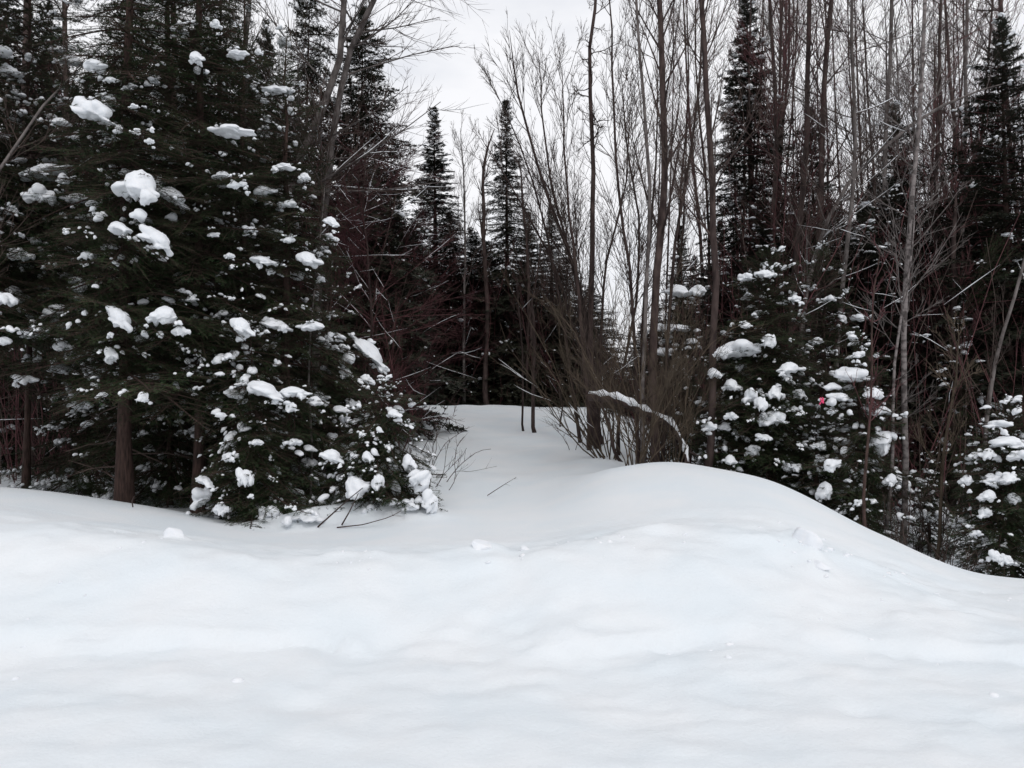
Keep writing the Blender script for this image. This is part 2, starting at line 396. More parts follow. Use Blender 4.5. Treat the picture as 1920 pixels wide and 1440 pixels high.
def ico(sub):
    bm = __import__('bmesh').new(); __import__('bmesh').ops.create_icosphere(bm, subdivisions=sub, radius=1)
    V = np.array([v.co[:] for v in bm.verts]); Fc = np.array([[v.index for v in f.verts] for f in bm.faces]); bm.free(); return V, Fc
ICO1, ICO2, ICO3, ICO4 = ico(1), ico(2), ico(3), ico(4)

def noise3(V, s, seed):
    return vnoise(V[:, 0] * s + seed, V[:, 1] * s + V[:, 2] * s * .7, seed) * .6 + vnoise(V[:, 2] * s + seed * 2.3, V[:, 0] * s - V[:, 1] * s * .6, seed + 9) * .4

def make_lump(seed, n=5, base=ICO4, rough=1.0):
    """heap of snow made of several lobes, flattened below; fits x +-1, y +-1, z +-1"""
    r = np.random.default_rng(seed); V, Fc = base; D = V.copy()
    smooth = seed % 2 == 0; rad = np.full(len(D), r.uniform(.46, .54) if smooth else r.uniform(.36, .44))
    for j in range(n * (1 if smooth else 2)):
        a = r.uniform(0, 2 * math.pi); m = r.uniform(.2, .62); c = np.array([m * math.cos(a) * 1.2, m * math.sin(a) * .8, r.uniform(-.42, .02 if smooth else .22)]); s = r.uniform(.20, .34) if smooth else r.uniform(.14, .28)
        b = D @ c; disc = b * b - (c @ c - s * s); h = np.where(disc > 0, b + np.sqrt(np.maximum(disc, 0)), 0)
        rad = np.log(np.exp(rad * 16) + np.exp(h * 16)) / 16
    Q = D * rad[:, None]
    Q *= (1 + rough * (.11 * noise3(D, 3.1, seed) + .07 * noise3(D, 7, seed + 3) * .7 + .045 * noise3(D, 15, seed + 5)))[:, None]
    low = Q[:, 2] < -.05; Q[low, 2] = -.05 + (Q[low, 2] + .05) * (.55 + .5 * np.clip(noise3(Q[low], 5, seed + 7), -.6, 1))
    Q -= (Q.max(0) + Q.min(0)) / 2; Q /= np.abs(Q).max(0)
    return Q, Fc

LUMP = [mk_mesh('snow_clump', *make_lump(i, 6 + i % 4), M['snow'], True) for i in range(12)]
SLUMP = [make_lump(100 + i, 4, ICO2) for i in range(10)]
LUMP_S = [mk_mesh('snow_clump', *make_lump(40 + i, 5, ICO3), M['snow'], True) for i in range(8)]

def pads(curves, r, n, smin, smax, t0=.25, spread=1.0):
    """small heaps of snow caught on the shoots, gathered in clusters"""
    parts = []
    N, k, _ = curves.shape
    def at(i, f):
        a = min(int(f), k - 2); fr = f - a
        return curves[i, a] * (1 - fr) + curves[i, a + 1] * fr, curves[i, a + 1] - curves[i, a]
    while n > 0:
        i = r.integers(N); f = r.uniform(t0, .98) * (k - 1); c, _d = at(i, f)
        m = int(min(n, r.integers(1, 7))); n -= m; sc = r.choice([.6, .8, 1, 1.4], p=[.35, .3, .25, .1])
        for _ in range(m):
            p, d = at(i, np.clip(f + r.normal(0, .9), 0, k - 1.001))
            s = r.uniform(smin, smax) * sc; p = p + r.normal(0, smax * 1.1 * sc * spread, 3) * np.array([1, 1, .35])
            V, Fc = SLUMP[r.integers(len(SLUMP))]
            Q = V * np.array([s * r.uniform(.9, 1.6), s * r.uniform(.7, 1.1), s * r.uniform(.5, .95)]); dn = unit(d)
            pit = math.asin(max(-1, min(1, dn[2]))) + r.normal(0, .25); yaw = math.atan2(d[1], d[0])
            Rm = np.array((Matrix.Rotation(yaw, 3, 'Z') @ Matrix.Rotation(-pit, 3, 'Y')))
            parts.append((Q @ Rm.T + p + np.array([0, 0, s * .35]), Fc))
    return merge(parts)

# bough prototypes: three sizes, several of each
class Bough: pass
BOUGH = {}
for cls, (L, nlat) in {'s': (.55, 7), 'm': (1.0, 11), 'l': (1.5, 15)}.items():
    BOUGH[cls] = []
    for v in range(5):
        b = Bough(); main, lat, sub, wood, nd = make_bough(L, 10 + v + ord(cls), nlat, False, [.15, .3, .45, .25, .55][v])
        # wood and needles share a mesh with two materials
        V, Fs = merge([wood[:1][0:1] and (wood[0], np.zeros((0, 4), int)), (nd[0], np.zeros((0, 3), int))]) if False else (None, None)
        o = len(wood[0])
        me = mk_mesh('bough', np.concatenate([wood[0], nd[0]]), list(wood[1]) + [f + o for f in nd[1]], M['bark_fir'])
        me.materials.append(M['needle'])
        nq = sum(len(f) for f in wood[1]); tot = len(me.polygons); mi = np.zeros(tot, dtype=np.int32); mi[nq:] = 1
        me.polygons.foreach_set('material_index', mi); me.update()
        b.mesh = me; b.L = L; b.main = main[0]
        r = np.random.default_rng(v + 77)
        allc = np.concatenate([lat, resample(main[0], 5)[None]])
        b.snow = []
        for q, (n, a, c) in enumerate([(4, .014, .034), (8, .014, .040), (16, .014, .048)]):
            V, Fs = pads(allc, r, max(3, int(n * L)), a, c); b.snow.append(mk_mesh('bough_snow', V, Fs, M['snow'], True))
        BOUGH[cls].append(b)

def bough_matrix(p, yaw, pitch, roll, s):
    return Matrix.Translation(Vector(p)) @ Matrix.Rotation(yaw, 4, 'Z') @ Matrix.Rotation(-pitch, 4, 'Y') @ Matrix.Rotation(roll, 4, 'X') @ Matrix.Scale(s, 4)

def add_bough(th, p, yaw, pitch, length, r, snow_level=-1, name='bough'):
    cls = 's' if length < .75 else ('m' if length < 1.25 else 'l')
    b = BOUGH[cls][r.integers(5)]; s = length / b.L
    o = obj(name, b.mesh, th); Bm = bough_matrix(p, yaw, pitch, r.normal(0, .18), s); o.matrix_basis = Bm
    if snow_level >= 0: obj('bough_snow', b.snow[min(2, snow_level)], o, 'stuff')
    return o, Bm, b, s

def put_clump(parent, Bm, W_, w, h, d, tilt, yaw, r, big=True):
    lm = LUMP[r.integers(len(LUMP))] if big else LUMP_S[r.integers(len(LUMP_S))]
    c = obj('snow_clump', lm, parent)
    Wm = Matrix.Translation(Vector(W_)) @ Matrix.Rotation(tilt, 4, 'Y') @ Matrix.Rotation(yaw, 4, 'Z') @ Matrix.Diagonal((w, d, h, 1))
    c.matrix_basis = Bm.inverted() @ Wm
    return c

def fir(label, px, Y, Ht, Rc, clumps=(), seed=0, low=.04, nb=None, snowy=.35, clumpy=.25, name='fir_tree', trunk_r=None, lean=(0, 0), dens=1.0, prof=.75, csz=(.05, .13), group=None, cat='tree', droop=0):
    """near conifer: every bough is its own part, its snow a sub-part"""
    r = np.random.default_rng(seed + 9000)
    bx, by = X(px, Y), Y; bz = gz(bx, by)
    th = thing(name, label, cat, (bx, by, bz), group)
    tr = trunk_r or (.012 * Ht + .015)
    k = 12; t = np.linspace(0, 1, k)
    tp = np.stack([lean[0] * t ** 1.5, lean[1] * t ** 1.5, t * Ht - .1], 1); tp[1:-1, :2] += r.normal(0, .006 * Ht ** .5, (k - 2, 2))
    V, q = tube_batch(tp[None], (tr * (1 - t * .93) * np.where(t == 0, 1.5, 1))[None], 10)
    obj('trunk', mk_mesh('trunk', V, q, M['bark_fir'], True), th)
    if low > .09:
        nd = int(10 + 40 * low); P1, R1 = spawn(tp[None], (tr * (1 - t * .9))[None], nd, .02, low + .12, 85, .75, -.25, .12, 6, rr=.14, rmin=.005, r=r, Lt=.2)
        P2, R2 = spawn(P1, R1, 5, .2, .95, 45, -.4, 0, .12, 4, rr=.6, rmin=.003, r=r)
        for j in range(nd):
            obj('dead_branch', mk_mesh('dead_branch', *merge([tube_batch(P1[j:j+1], R1[j:j+1], 4), tube_batch(P2[j*5:j*5+5], R2[j*5:j*5+5], 3)]), M['twig'], True), th)
    nb = nb or int(min(270, 26 * Ht ** .9 * Rc ** .3 * dens * 1.15))
    zs = low + (1 - low) * (np.arange(nb) + r.random(nb)) / nb; zs = low + (zs - low) ** 1.0
    for i, f in enumerate(zs):
        f = float(min(.985, f)); z = f * Ht
        ax = np.array([np.interp(f, t, tp[:, 0]), np.interp(f, t, tp[:, 1]), z])
        rad = Rc * (1 - f) ** prof * (1.0 if f > low + .06 else .9)
        L = max(.16, rad * r.uniform(.62, 1.12))
        yaw = i * 2.399 + r.normal(0, .35)
        # crowns seen from one side only still get boughs all round
        pitch = R_(np.interp(f, [0, .5, .8, 1], [-22, -10, 12, 50]) - droop + r.normal(0, 8))
        lev = -1; u = r.random()
        if u < snowy: lev = int(r.integers(0, 3))
        o, Bm, b, s = add_bough(th, ax, yaw, pitch, L, r, lev)
        if r.random() < clumpy:
            for _ in range(1):
                tt = r.uniform(.55, .97); kk = tt * 7; a = min(int(kk), 6); pl = b.main[a] * (1 - kk + a) + b.main[a + 1] * (kk - a)
                wp = Bm @ Vector(pl); sz = r.uniform(*csz) * (1.6 if r.random() < .12 else 1)
                sz *= .85; wp.z += sz * .3
                put_clump(o, Bm, wp, sz * r.uniform(.8, 1.35), sz * r.uniform(.35, .65), sz * .9, pitch * -.4 + r.normal(0, .2), yaw + r.normal(0, .5), r, False)
    base = np.array([bx, by, bz])
    for c in clumps:
        cx, cy, cw, ch = c[:4]; tilt = R_(c[4]) if len(c) > 4 else 0
        # depth: on the camera side of the crown
        zc = P(cx, cy, Y)[2] - bz; f = min(.97, max(.05, zc / Ht)); rad = max(.25, Rc * (1 - f) ** prof)
        dx = P(cx, cy, Y)[0] - bx - lean[0] * f ** 1.5
        dy = math.sqrt(max(.05, rad ** 2 - min(dx, rad * .95) ** 2)) * r.uniform(.55, 1.0) if abs(dx) < rad else .15 * rad
        Yc = Y - dy; w3 = P(cx, cy, Yc); pc = w3 - base
        hw = cw / F * Yc * .56; hh = ch / F * Yc * .5
        att = np.array([np.interp(f, t, tp[:, 0]), np.interp(f, t, tp[:, 1]), 0]); hd = pc[:2] - att[:2]; hl = float(np.linalg.norm(hd))
        att[2] = min(Ht * .97, pc[2] - hh * .6 + hl * .22)
        tgt = pc - np.array([0, 0, hh * .55]); v = tgt - att; Lb = float(np.linalg.norm(v)) * 1.10
        yaw = math.atan2(v[1], v[0]); pitch = math.asin(v[2] / np.linalg.norm(v)) + .12
        o, Bm, b, s = add_bough(th, att, yaw, pitch, max(.25, Lb), r, int(r.integers(0, 2)))
        put_clump(o, Bm, pc, hw * 1.05, hh * .9, max(hw * .75, hh * .8), tilt * -1, r.choice([0, math.pi]) + r.normal(0, .25), r, True)
        for _ in range(int(r.integers(0, 3))):
            q = pc + np.array([r.uniform(-1.2, 1.2) * hw, r.uniform(-.2, .3), r.uniform(-1.8, -.3) * hh]); sz = hw * r.uniform(.15, .36)
            put_clump(o, Bm, q, sz * 1.2, sz, sz, r.normal(0, .3), r.uniform(0, 6), r, False)
        # two side boughs under the pillow
        for sg in (-1, 1):
            add_bough(th, att + np.array([0, 0, r.uniform(-.15, .1)]), yaw + sg * r.uniform(.2, .5), pitch + r.normal(-.05, .08), max(.22, Lb * r.uniform(.8, 1.02)), r, 0 if r.random() < .4 else -1)
    return th

# ---- far conifer prototypes: joined foliage
def far_conifer_mesh(Ht, Rc, nb, seed, prof=.8, low=.05, droop=0):
    r = np.random.default_rng(seed + 300)
    bs = [make_bough(1.0, seed * 7 + q, 8, True, [.2, .35, .5][q % 3], 1.7) for q in range(4)]
    Vs, Vt, T3, sn = [], [], [], []
    woodp, ndp, snp = [], [], []
    for i in range(nb):
        f = low + (1 - low) * ((i + r.random()) / nb) ** .82; f = min(f, .99)
        rad = max(.24, Rc * (1 - f) ** prof * r.uniform(.55, 1.15)); yaw = i * 2.399 + r.normal(0, .3)
        pitch = R_(np.interp(f, [0, .5, .8, .93, 1], [-26, -12, 6, 35, 72]) - droop + r.normal(0, 7))
        main, lat, sub, wood, nd = bs[r.integers(4)]
        Mx = np.array(bough_matrix((0, 0, f * Ht), yaw, pitch, r.normal(0, .2), rad))
        A, tv = Mx[:3, :3], Mx[:3, 3]
        fs = nd[1]; V = nd[0]
        if rad < .6:   # short boughs need fewer, relatively longer needles
            keep = r.random(len(V) // 3) < .6; V = V.reshape(-1, 3, 3)[keep]
            c = V[:, :2].mean(1, keepdims=True); V = (c + (V - c) * 2.0).reshape(-1, 3)
        ndp.append((V @ A.T + tv, np.arange(len(V)).reshape(-1, 3)))
        if f > .02: woodp.append(((wood[0][:40]) @ A.T + tv, wood[1][0]))
        if r.random() < .38:
            cur = np.concatenate([lat, resample(main[0], 5)[None]]) @ A.T + tv
            snp.append(pads(cur, r, int(r.integers(2, 6)), .02, .06, .3))
    nv, nf = merge(ndp); wv, wf = merge(woodp)
    sp = []
    for V, Fs in snp: sp.append((V, np.concatenate(Fs)))
    sv, sf = merge(sp)
    t = np.linspace(0, 1, 8); tp = np.stack([0 * t, 0 * t, t * Ht - .3], 1)[None]
    tv_, tq = tube_batch(tp, ((.010 * Ht + .01) * (1 - .97 * t))[None], 8)
    return [('trunk', mk_mesh('trunk', tv_, tq, M['bark_fir'], True), None), ('branches', mk_mesh('branches', wv, wf, M['twig_red'], True), 'stuff'),
            ('crown', mk_mesh('crown', nv, nf, M['needle_far']), 'stuff'), ('crown_snow', mk_mesh('crown_snow', sv, sf, M['snow'], True), 'stuff')]

FAR = [far_conifer_mesh(12, 2.7, 250, 1, .75), far_conifer_mesh(12, 2.3, 300, 2, .95), far_conifer_mesh(11, 3.0, 230, 3, .65, droop=6), far_conifer_mesh(12, 1.8, 280, 4, .85), far_conifer_mesh(6, 2.0, 140, 5, .7)]
FAR_H = [12, 12, 11, 12, 6]; FAR_R = [2.7, 2.3, 3.0, 1.8, 2.0]

def far_fir(label, px, Y, top_py, Rw, kind=None, group=None, r=rng, snow=True, name='spruce_tree', sink=0):
    bx = X(px, Y); bz = gz(bx, Y) - sink; topz = P(px, top_py, Y)[2]; Ht = max(1.0, topz - bz)
    v = kind if kind is not None else int(r.integers(len(FAR)))
    th = thing(name, label, 'tree', (bx, Y, bz), group)
    th.rotation_euler = (r.normal(0, .02), r.normal(0, .02), r.uniform(0, 6.28))
    sx = Rw / FAR_R[v]; th.scale = (sx, sx, Ht / FAR_H[v])
    for n, me, kd in FAR[v]:
        if n == 'crown_snow' and not snow: continue
        obj(n, me, th, kd)
    return th

# ------------------------------------------------------------------ near firs on the left
CL = [(180,122,45,26),(182,212,80,46,-20),(110,228,38,18),(435,246,75,24),(370,108,32,26),(445,102,40,18),(485,97,16,16),(405,45,22,22),(515,167,42,20),
 (90,322,85,26,15),(75,365,55,42),(117,335,24,26),(140,372,45,24),(255,345,82,66,-10),(325,368,62,34,-25),(225,428,40,30),(295,450,65,38,-32),(415,328,34,18),
 (440,347,25,16),(495,360,48,26,15),(530,314,42,20),(570,330,22,18),(540,382,30,16),(580,487,48,32,-12),(495,490,45,20,-10),(40,480,40,28),(30,555,45,42),
 (100,585,50,28,10),(65,622,52,32,10),(225,598,56,36,-45),(303,592,50,42),(340,622,30,24),(455,614,50,34,-30),(515,608,60,22,-10),(582,612,48,22),(150,540,32,24),
 (120,650,40,28),(48,710,42,18),(265,745,24,24),(190,741,22,14,15),(430,480,18,14),(400,440,20,12),(455,345,18,14),(205,665,26,38,30),(160,480,24,18),(360,560,22,16),(620,415,30,20,-20),
 (470,430,26,16),(540,450,26,14),(20,390,22,14),(205,150,20,12),(280,265,16,14),(250,200,18,10)]
LF = [(235, 10.3, 1.9), (372, 10.8, 1.9), (50, 12.0, 1.9), (535, 11.0, 1.5)]
asg = {i: [] for i in range(4)}
for c in CL:
    i = min(range(4), key=lambda q: abs(LF[q][0] - c[0] + (25 if q == 2 else 0)) / LF[q][2] + (200 if q == 3 and c[1] < 150 else 0)); asg[i].append(c)
fir('tall dark fir with the thick reddish trunk rising from the snowbank on the left', 235, 10.3, 12.0, 1.8, asg[0], 1, low=.16, snowy=.18, clumpy=.08, dens=.8, trunk_r=.095)
fir('tall dark fir just right of the thick reddish trunk, snow pillows high in its crown', 372, 10.8, 13.0, 1.8, asg[1], 2, low=.14, snowy=.17, clumpy=.07, dens=.8, trunk_r=.075)
fir('slim-trunked snow-laden fir at the left edge of the woods', 50, 12.0, 11.0, 2.0, asg[2], 3, low=.22, snowy=.5, clumpy=.12, trunk_r=.05)
fir('shorter fir at the right side of the dark left clump, snow cushions on its tips', 535, 11.0, 6.6, 1.55, asg[3], 4, low=.07, snowy=.35, clumpy=.08, prof=.65)
fir('low young fir bent under snow beside the open trail', 705, 10.0, 1.55, 1.15,
    [(625,855,45,28,-25),(690,857,22,26),(665,915,50,52,35),(710,905,22,36),(785,900,36,58,-50),(805,940,40,48,-40),(768,868,26,40),(740,775,30,20),(770,950,30,20)], 5, low=.10, nb=95, snowy=.9, clumpy=.15, lean=(.15, -.1), prof=.45, droop=24, csz=(.05, .15), name='young_fir')
fir('small snow-burdened fir at the foot of the left woods, in front of the dark trunks', 470, 10.1, 2.6, 1.2,
    [(500,733,74,34,-20),(555,735,52,24),(590,752,30,22),(548,765,22,22),(550,830,30,18),(460,895,28,45),(375,932,44,42,30),(385,903,34,22,-25),(415,955,24,32),(510,962,45,32),(575,968,60,30),(480,830,24,16),(430,860,22,18)], 6, low=.10, nb=100, snowy=.8, clumpy=.12, prof=.5, droop=16, name='young_fir')
fir('young fir filling the gap under the left woods, frosted all over', 165, 12.6, 3.4, 1.5, [(150,560,34,26),(110,690,40,26),(150,760,40,22),(175,700,24,40,35)], 7, low=.03, nb=130, snowy=.75, clumpy=.15, name='young_fir')
fir('medium fir behind the bent young fir, fine snow on its boughs', 620, 12.0, 3.8, 1.3, [(600,640,30,20),(690,655,84,30,-42),(715,690,30,20,-30),(650,700,24,18),(600,745,34,24),(660,760,30,22)], 8, low=.03, nb=140, snowy=.4, clumpy=.08, name='young_fir')
fir('dark fir filling the left woods between two taller trunks', 310, 12.2, 9.5, 1.9, [], 9, low=.04, snowy=.25, clumpy=.05)
fir('dark fir at the back of the left clump below the grey leaning trunks', 455, 12.8, 8.2, 1.8, [], 10, low=.04, snowy=.2, clumpy=.05)
fir('fir standing partly outside the left edge of the picture', -90, 10.8, 9.0, 1.9, [(10,560,40,34),(5,640,30,20)], 12, low=.25, snowy=.4, clumpy=.1)
fir('small frosted fir rooted in the hollow behind the left snowbank', -60, 15.5, 3.0, 1.2, [], 13, low=.03, snowy=1, clumpy=.5, name='young_fir')
fir('low fir between the thick reddish trunk and the bent saplings', 320, 11.6, 2.6, 1.1, [], 14, low=.05, nb=80, snowy=.5, clumpy=.15, name='young_fir')

# ---- right side
fir('snow-clotted fir right of the thick middle trunk, behind the mound', 1440, 12.5, 3.8, 1.65,
    [(1380,655,78,40),(1350,662,35,30),(1400,520,30,18),(1435,515,40,20),(1440,640,26,32),(1480,690,48,26),(1372,722,34,28),(1405,742,26,34),(1425,758,24,32),(1455,735,30,38),(1500,740,24,24),
     (1450,785,52,34),(1370,780,24,18),(1410,845,26,26),(1432,820,28,18),(1368,862,26,22),(1485,875,34,24),(1400,610,22,14),(1490,560,22,16),(1340,700,26,24),(1330,800,26,22)], 20, low=.03, nb=215, snowy=.42, clumpy=.20, csz=(.03, .08), prof=.5)
fir('narrow fir with two snow caps behind the alder thicket', 1280, 14.0, 3.9, .85, [(1270,545,52,28),(1305,545,34,26),(1230,615,30,20),(1268,615,48,18),(1245,660,30,20),(1300,640,22,14)], 21, low=.03, nb=120, snowy=.4, clumpy=.12, csz=(.04, .1))
fir('round snow-covered young fir with pink tape tied on its left side', 1610, 11.3, 2.85, 1.05,
    [(1575,745,44,20),(1600,702,62,34),(1640,738,40,26),(1560,725,30,18),(1545,920,24,40),(1560,870,30,30,40),(1652,830,34,56,-50),(1668,900,24,28),(1610,665,24,16),(1655,770,26,20)], 22, low=.03, nb=150, snowy=.6, clumpy=.22, csz=(.03, .08), prof=.5, name='young_fir')
fir('snow-loaded young fir at the right edge by the foot of the bank', 1895, 10.4, 2.35, 1.15,
    [(1870,795,44,18),(1890,830,74,28),(1850,852,28,26),(1912,855,40,28),(1870,900,52,26),(1892,897,36,20),(1850,930,30,28),(1902,935,30,26),(1845,962,24,24),(1885,1050,26,26),(1865,1042,24,30),(1905,1056,16,14),(1810,900,24,24),(1830,1000,22,16)], 23, low=.03, nb=150, snowy=.6, clumpy=.22, csz=(.035, .085), prof=.5, name='young_fir')
fir('dark fir behind the snow-clotted firs, left of the pale thin trunks', 1545, 13.6, 4.6, 1.5, [(1530,640,24,18),(1555,560,22,14)], 24, low=.03, nb=190, snowy=.35, clumpy=.12, csz=(.03, .07), prof=.6)
fir('little fir nearly buried in the hollow between the pale trunks', 1740, 12.5, 1.5, .8, [(1690,905,50,36,-30),(1700,940,26,20)], 25, low=.03, nb=80, snowy=.7, clumpy=.25, name='young_fir')
fir('small fir crouching at the crest of the right mound', 1350, 12.2, 1.7, .75, [(1360,800,26,20)], 26, low=.03, nb=90, snowy=.55, clumpy=.2, csz=(.04, .09), name='young_fir')
fir('fir in the shade behind the right edge sapling', 1800, 15.0, 3.8, 1.3, [(1890,440,20,10)], 27, low=.03, nb=140, snowy=.4, clumpy=.2)
fir('low dark fir against the bank below the pink tape', 1530, 11.6, 1.6, .8, [(1540,860,22,20)], 28, low=.03, nb=90, snowy=.5, clumpy=.2, csz=(.03, .08), name='young_fir')

# ------------------------------------------------------------------ mid-distance spruces, each one its own outline
mid = [
 ('big drooping spruce behind the leaning grey trunks, left of the sky gap', 672, 17.5, 15, 2.9, 2),
 ('spruce with pointed spire left of the thinner spire above the trail end', 820, 28, 205, 3.1, 1),
 ('thin pointed spruce spire standing in the gap above the trail', 953, 28.5, 193, 2.6, 1),
 ('tall narrow spruce against the sky right of the thick bare trunk', 1420, 20, -25, 3.1, 1),
 ('spruce with its tip just below the arching limb, upper right', 1690, 19, 190, 2.8, 0),
 ('tall dark spruce at the upper right edge', 1895, 15.5, 25, 2.9, 0),
 ('bushy dark spruce left of the right edge spruce', 1800, 21, 330, 2.0, 0),
 ('small pointed spruce in the gap between two bare trunks', 1280, 23, 425, 1.9, 1),
 ('spruce below and right of the thin spire', 1035, 28, 385, 2.4, 1),
 ('spruce between the two spires at the trail end', 885, 29, 430, 2.6, 0),
 ('dark spruce right behind the bent young fir', 700, 20, 330, 2.4, 0),
 ('very tall spruce behind the left clump, reaching out of the picture', 560, 19, -120, 2.0, 2),
 ('spruce crown showing between the upper left trunks', 235, 17, -160, 2.0, 0),
 ('spruce at the upper left corner', 20, 18, -140, 2.2, 1),
 ('spruce half hidden behind the upper left snow pillows', 400, 17.5, -200, 2.0, 0),
 ('spruce between the double dark trunks, upper right', 1545, 21, 210, 2.5, 0),
 ('squat spruce at the far end of the trail, right side', 1090, 27, 560, 1.8, 4),
 ('squat spruce at the far end of the trail, left side', 780, 29, 500, 2.0, 4),
 ('squat spruce in the middle of the trail end', 945, 30, 520, 2.0, 2),
 ('full spruce beyond the alder thicket', 1210, 24, 610, 1.6, 4),
]
for i, (lb, px, Y, top, Rw, kd) in enumerate(mid):
    far_fir(lb, px, Y, top, Rw, kd, r=np.random.default_rng(600 + i))

for i, (q, Yq, top, lb) in enumerate([(775, 31, 420, 'dark spruce filling in left of the left spire'), (848, 31, 400, 'dark spruce filling in between the left spire and the forked snag'), (905, 32, 455, 'dark spruce filling in behind the forked snag'), (990, 31, 400, 'dark spruce filling in just right of the thin spire'),
        (1060, 32, 470, 'dark spruce filling in behind the poles in the trail'), (1110, 33, 540, 'lower spruce top showing behind the crooked centre trunk'), (735, 30, 330, 'dark spruce at the left end of the spruces closing the trail')]):
    far_fir(lb, q, Yq, top, 2.9, [0, 1, 2, 1, 0, 2, 0][i], r=np.random.default_rng(700 + i))
# background forest, rows going back
LM = [(-400, 'outside the left edge'), (0, 'the left edge trees'), (90, 'the slim-trunked left fir'), (190, 'the thick reddish trunk'), (300, 'the twin tall left firs'), (400, 'the snow pillows of the left crown'), (500, 'the straight grey trunk'),
      (580, 'the leaning grey trunks'), (670, 'the big drooping spruce'), (740, 'the bent young fir'), (810, 'the left spire'), (870, 'the snag between the spires'), (940, 'the thin spire'), (1000, 'the poles in the trail'), (1060, 'the crooked centre trunk'),
      (1120, 'the alder thicket'), (1200, 'the thick centre-right trunk'), (1270, 'the narrow snow-capped fir'), (1330, 'the straight mound trunk'), (1390, 'the tall narrow spruce'), (1450, 'the snow-clotted fir'), (1510, 'the upper right double trunks'),
      (1580, 'the pink-taped fir'), (1650, 'the pale twin stems'), (1720, 'the tall pale trunk'), (1780, 'the right hollow'), (1840, 'the leaning grey pole'), (1890, 'the right edge spruce'), (1960, 'the right edge of the picture')]
def landmark(q):
    best = LM[0][1]
    for a, t in LM:
        if q >= a - 30: best = t
    return best
FORM = {0: 'broad', 1: 'slim', 2: 'shaggy', 3: 'very narrow', 4: 'squat'}
r = np.random.default_rng(4242); usedf = set()
n = 0
def top_line(px):
    return float(np.interp(px, [-400, 0, 500, 650, 760, 850, 1000, 1100, 1180, 1260, 1350, 1500, 1700, 1900, 2300], [-100, 0, 60, 220, 380, 440, 470, 560, 640, 560, 420, 330, 300, 230, 100]))
for (Y, step, jit) in [(17.5, 140, 60), (22, 115, 50), (27.5, 100, 40), (34, 85, 40), (42, 75, 40)]:
    for px in np.arange(-380, 2320, step):
        q = px + r.uniform(-jit, jit); Yq = Y + r.uniform(-2, 2)
        if Yq < 27.5 and 690 < q < 1190: continue
        top = top_line(q) + r.uniform(-20, 160); top = max(top, -250)
        side = 'left of the trail' if q < 800 else ('past the end of the trail' if q < 1180 else 'right of the trail')
        band = {17.5: 'first', 22: 'second', 27.5: 'third', 34: 'fourth', 42: 'last'}[Y]
        kd = int(r.integers(5))
        dist = {17.5: 'close', 22: 'a little way', 27.5: 'well', 34: 'far', 42: 'farthest'}[Y]
        lab = '%s dark spruce %s behind %s' % (FORM[kd], dist, landmark(q)); tr_ = 0
        while lab in usedf and tr_ < 8:
            kd = (kd + 1) % 5; tr_ += 1; lab = '%s dark spruce %s behind %s' % (FORM[kd], dist, landmark(q))
        if lab in usedf: continue
        usedf.add(lab)
        far_fir(lab, q, Yq, top, r.uniform(1.8, 2.9), kd, group='background spruces ' + side, r=r, snow=Y < 30)

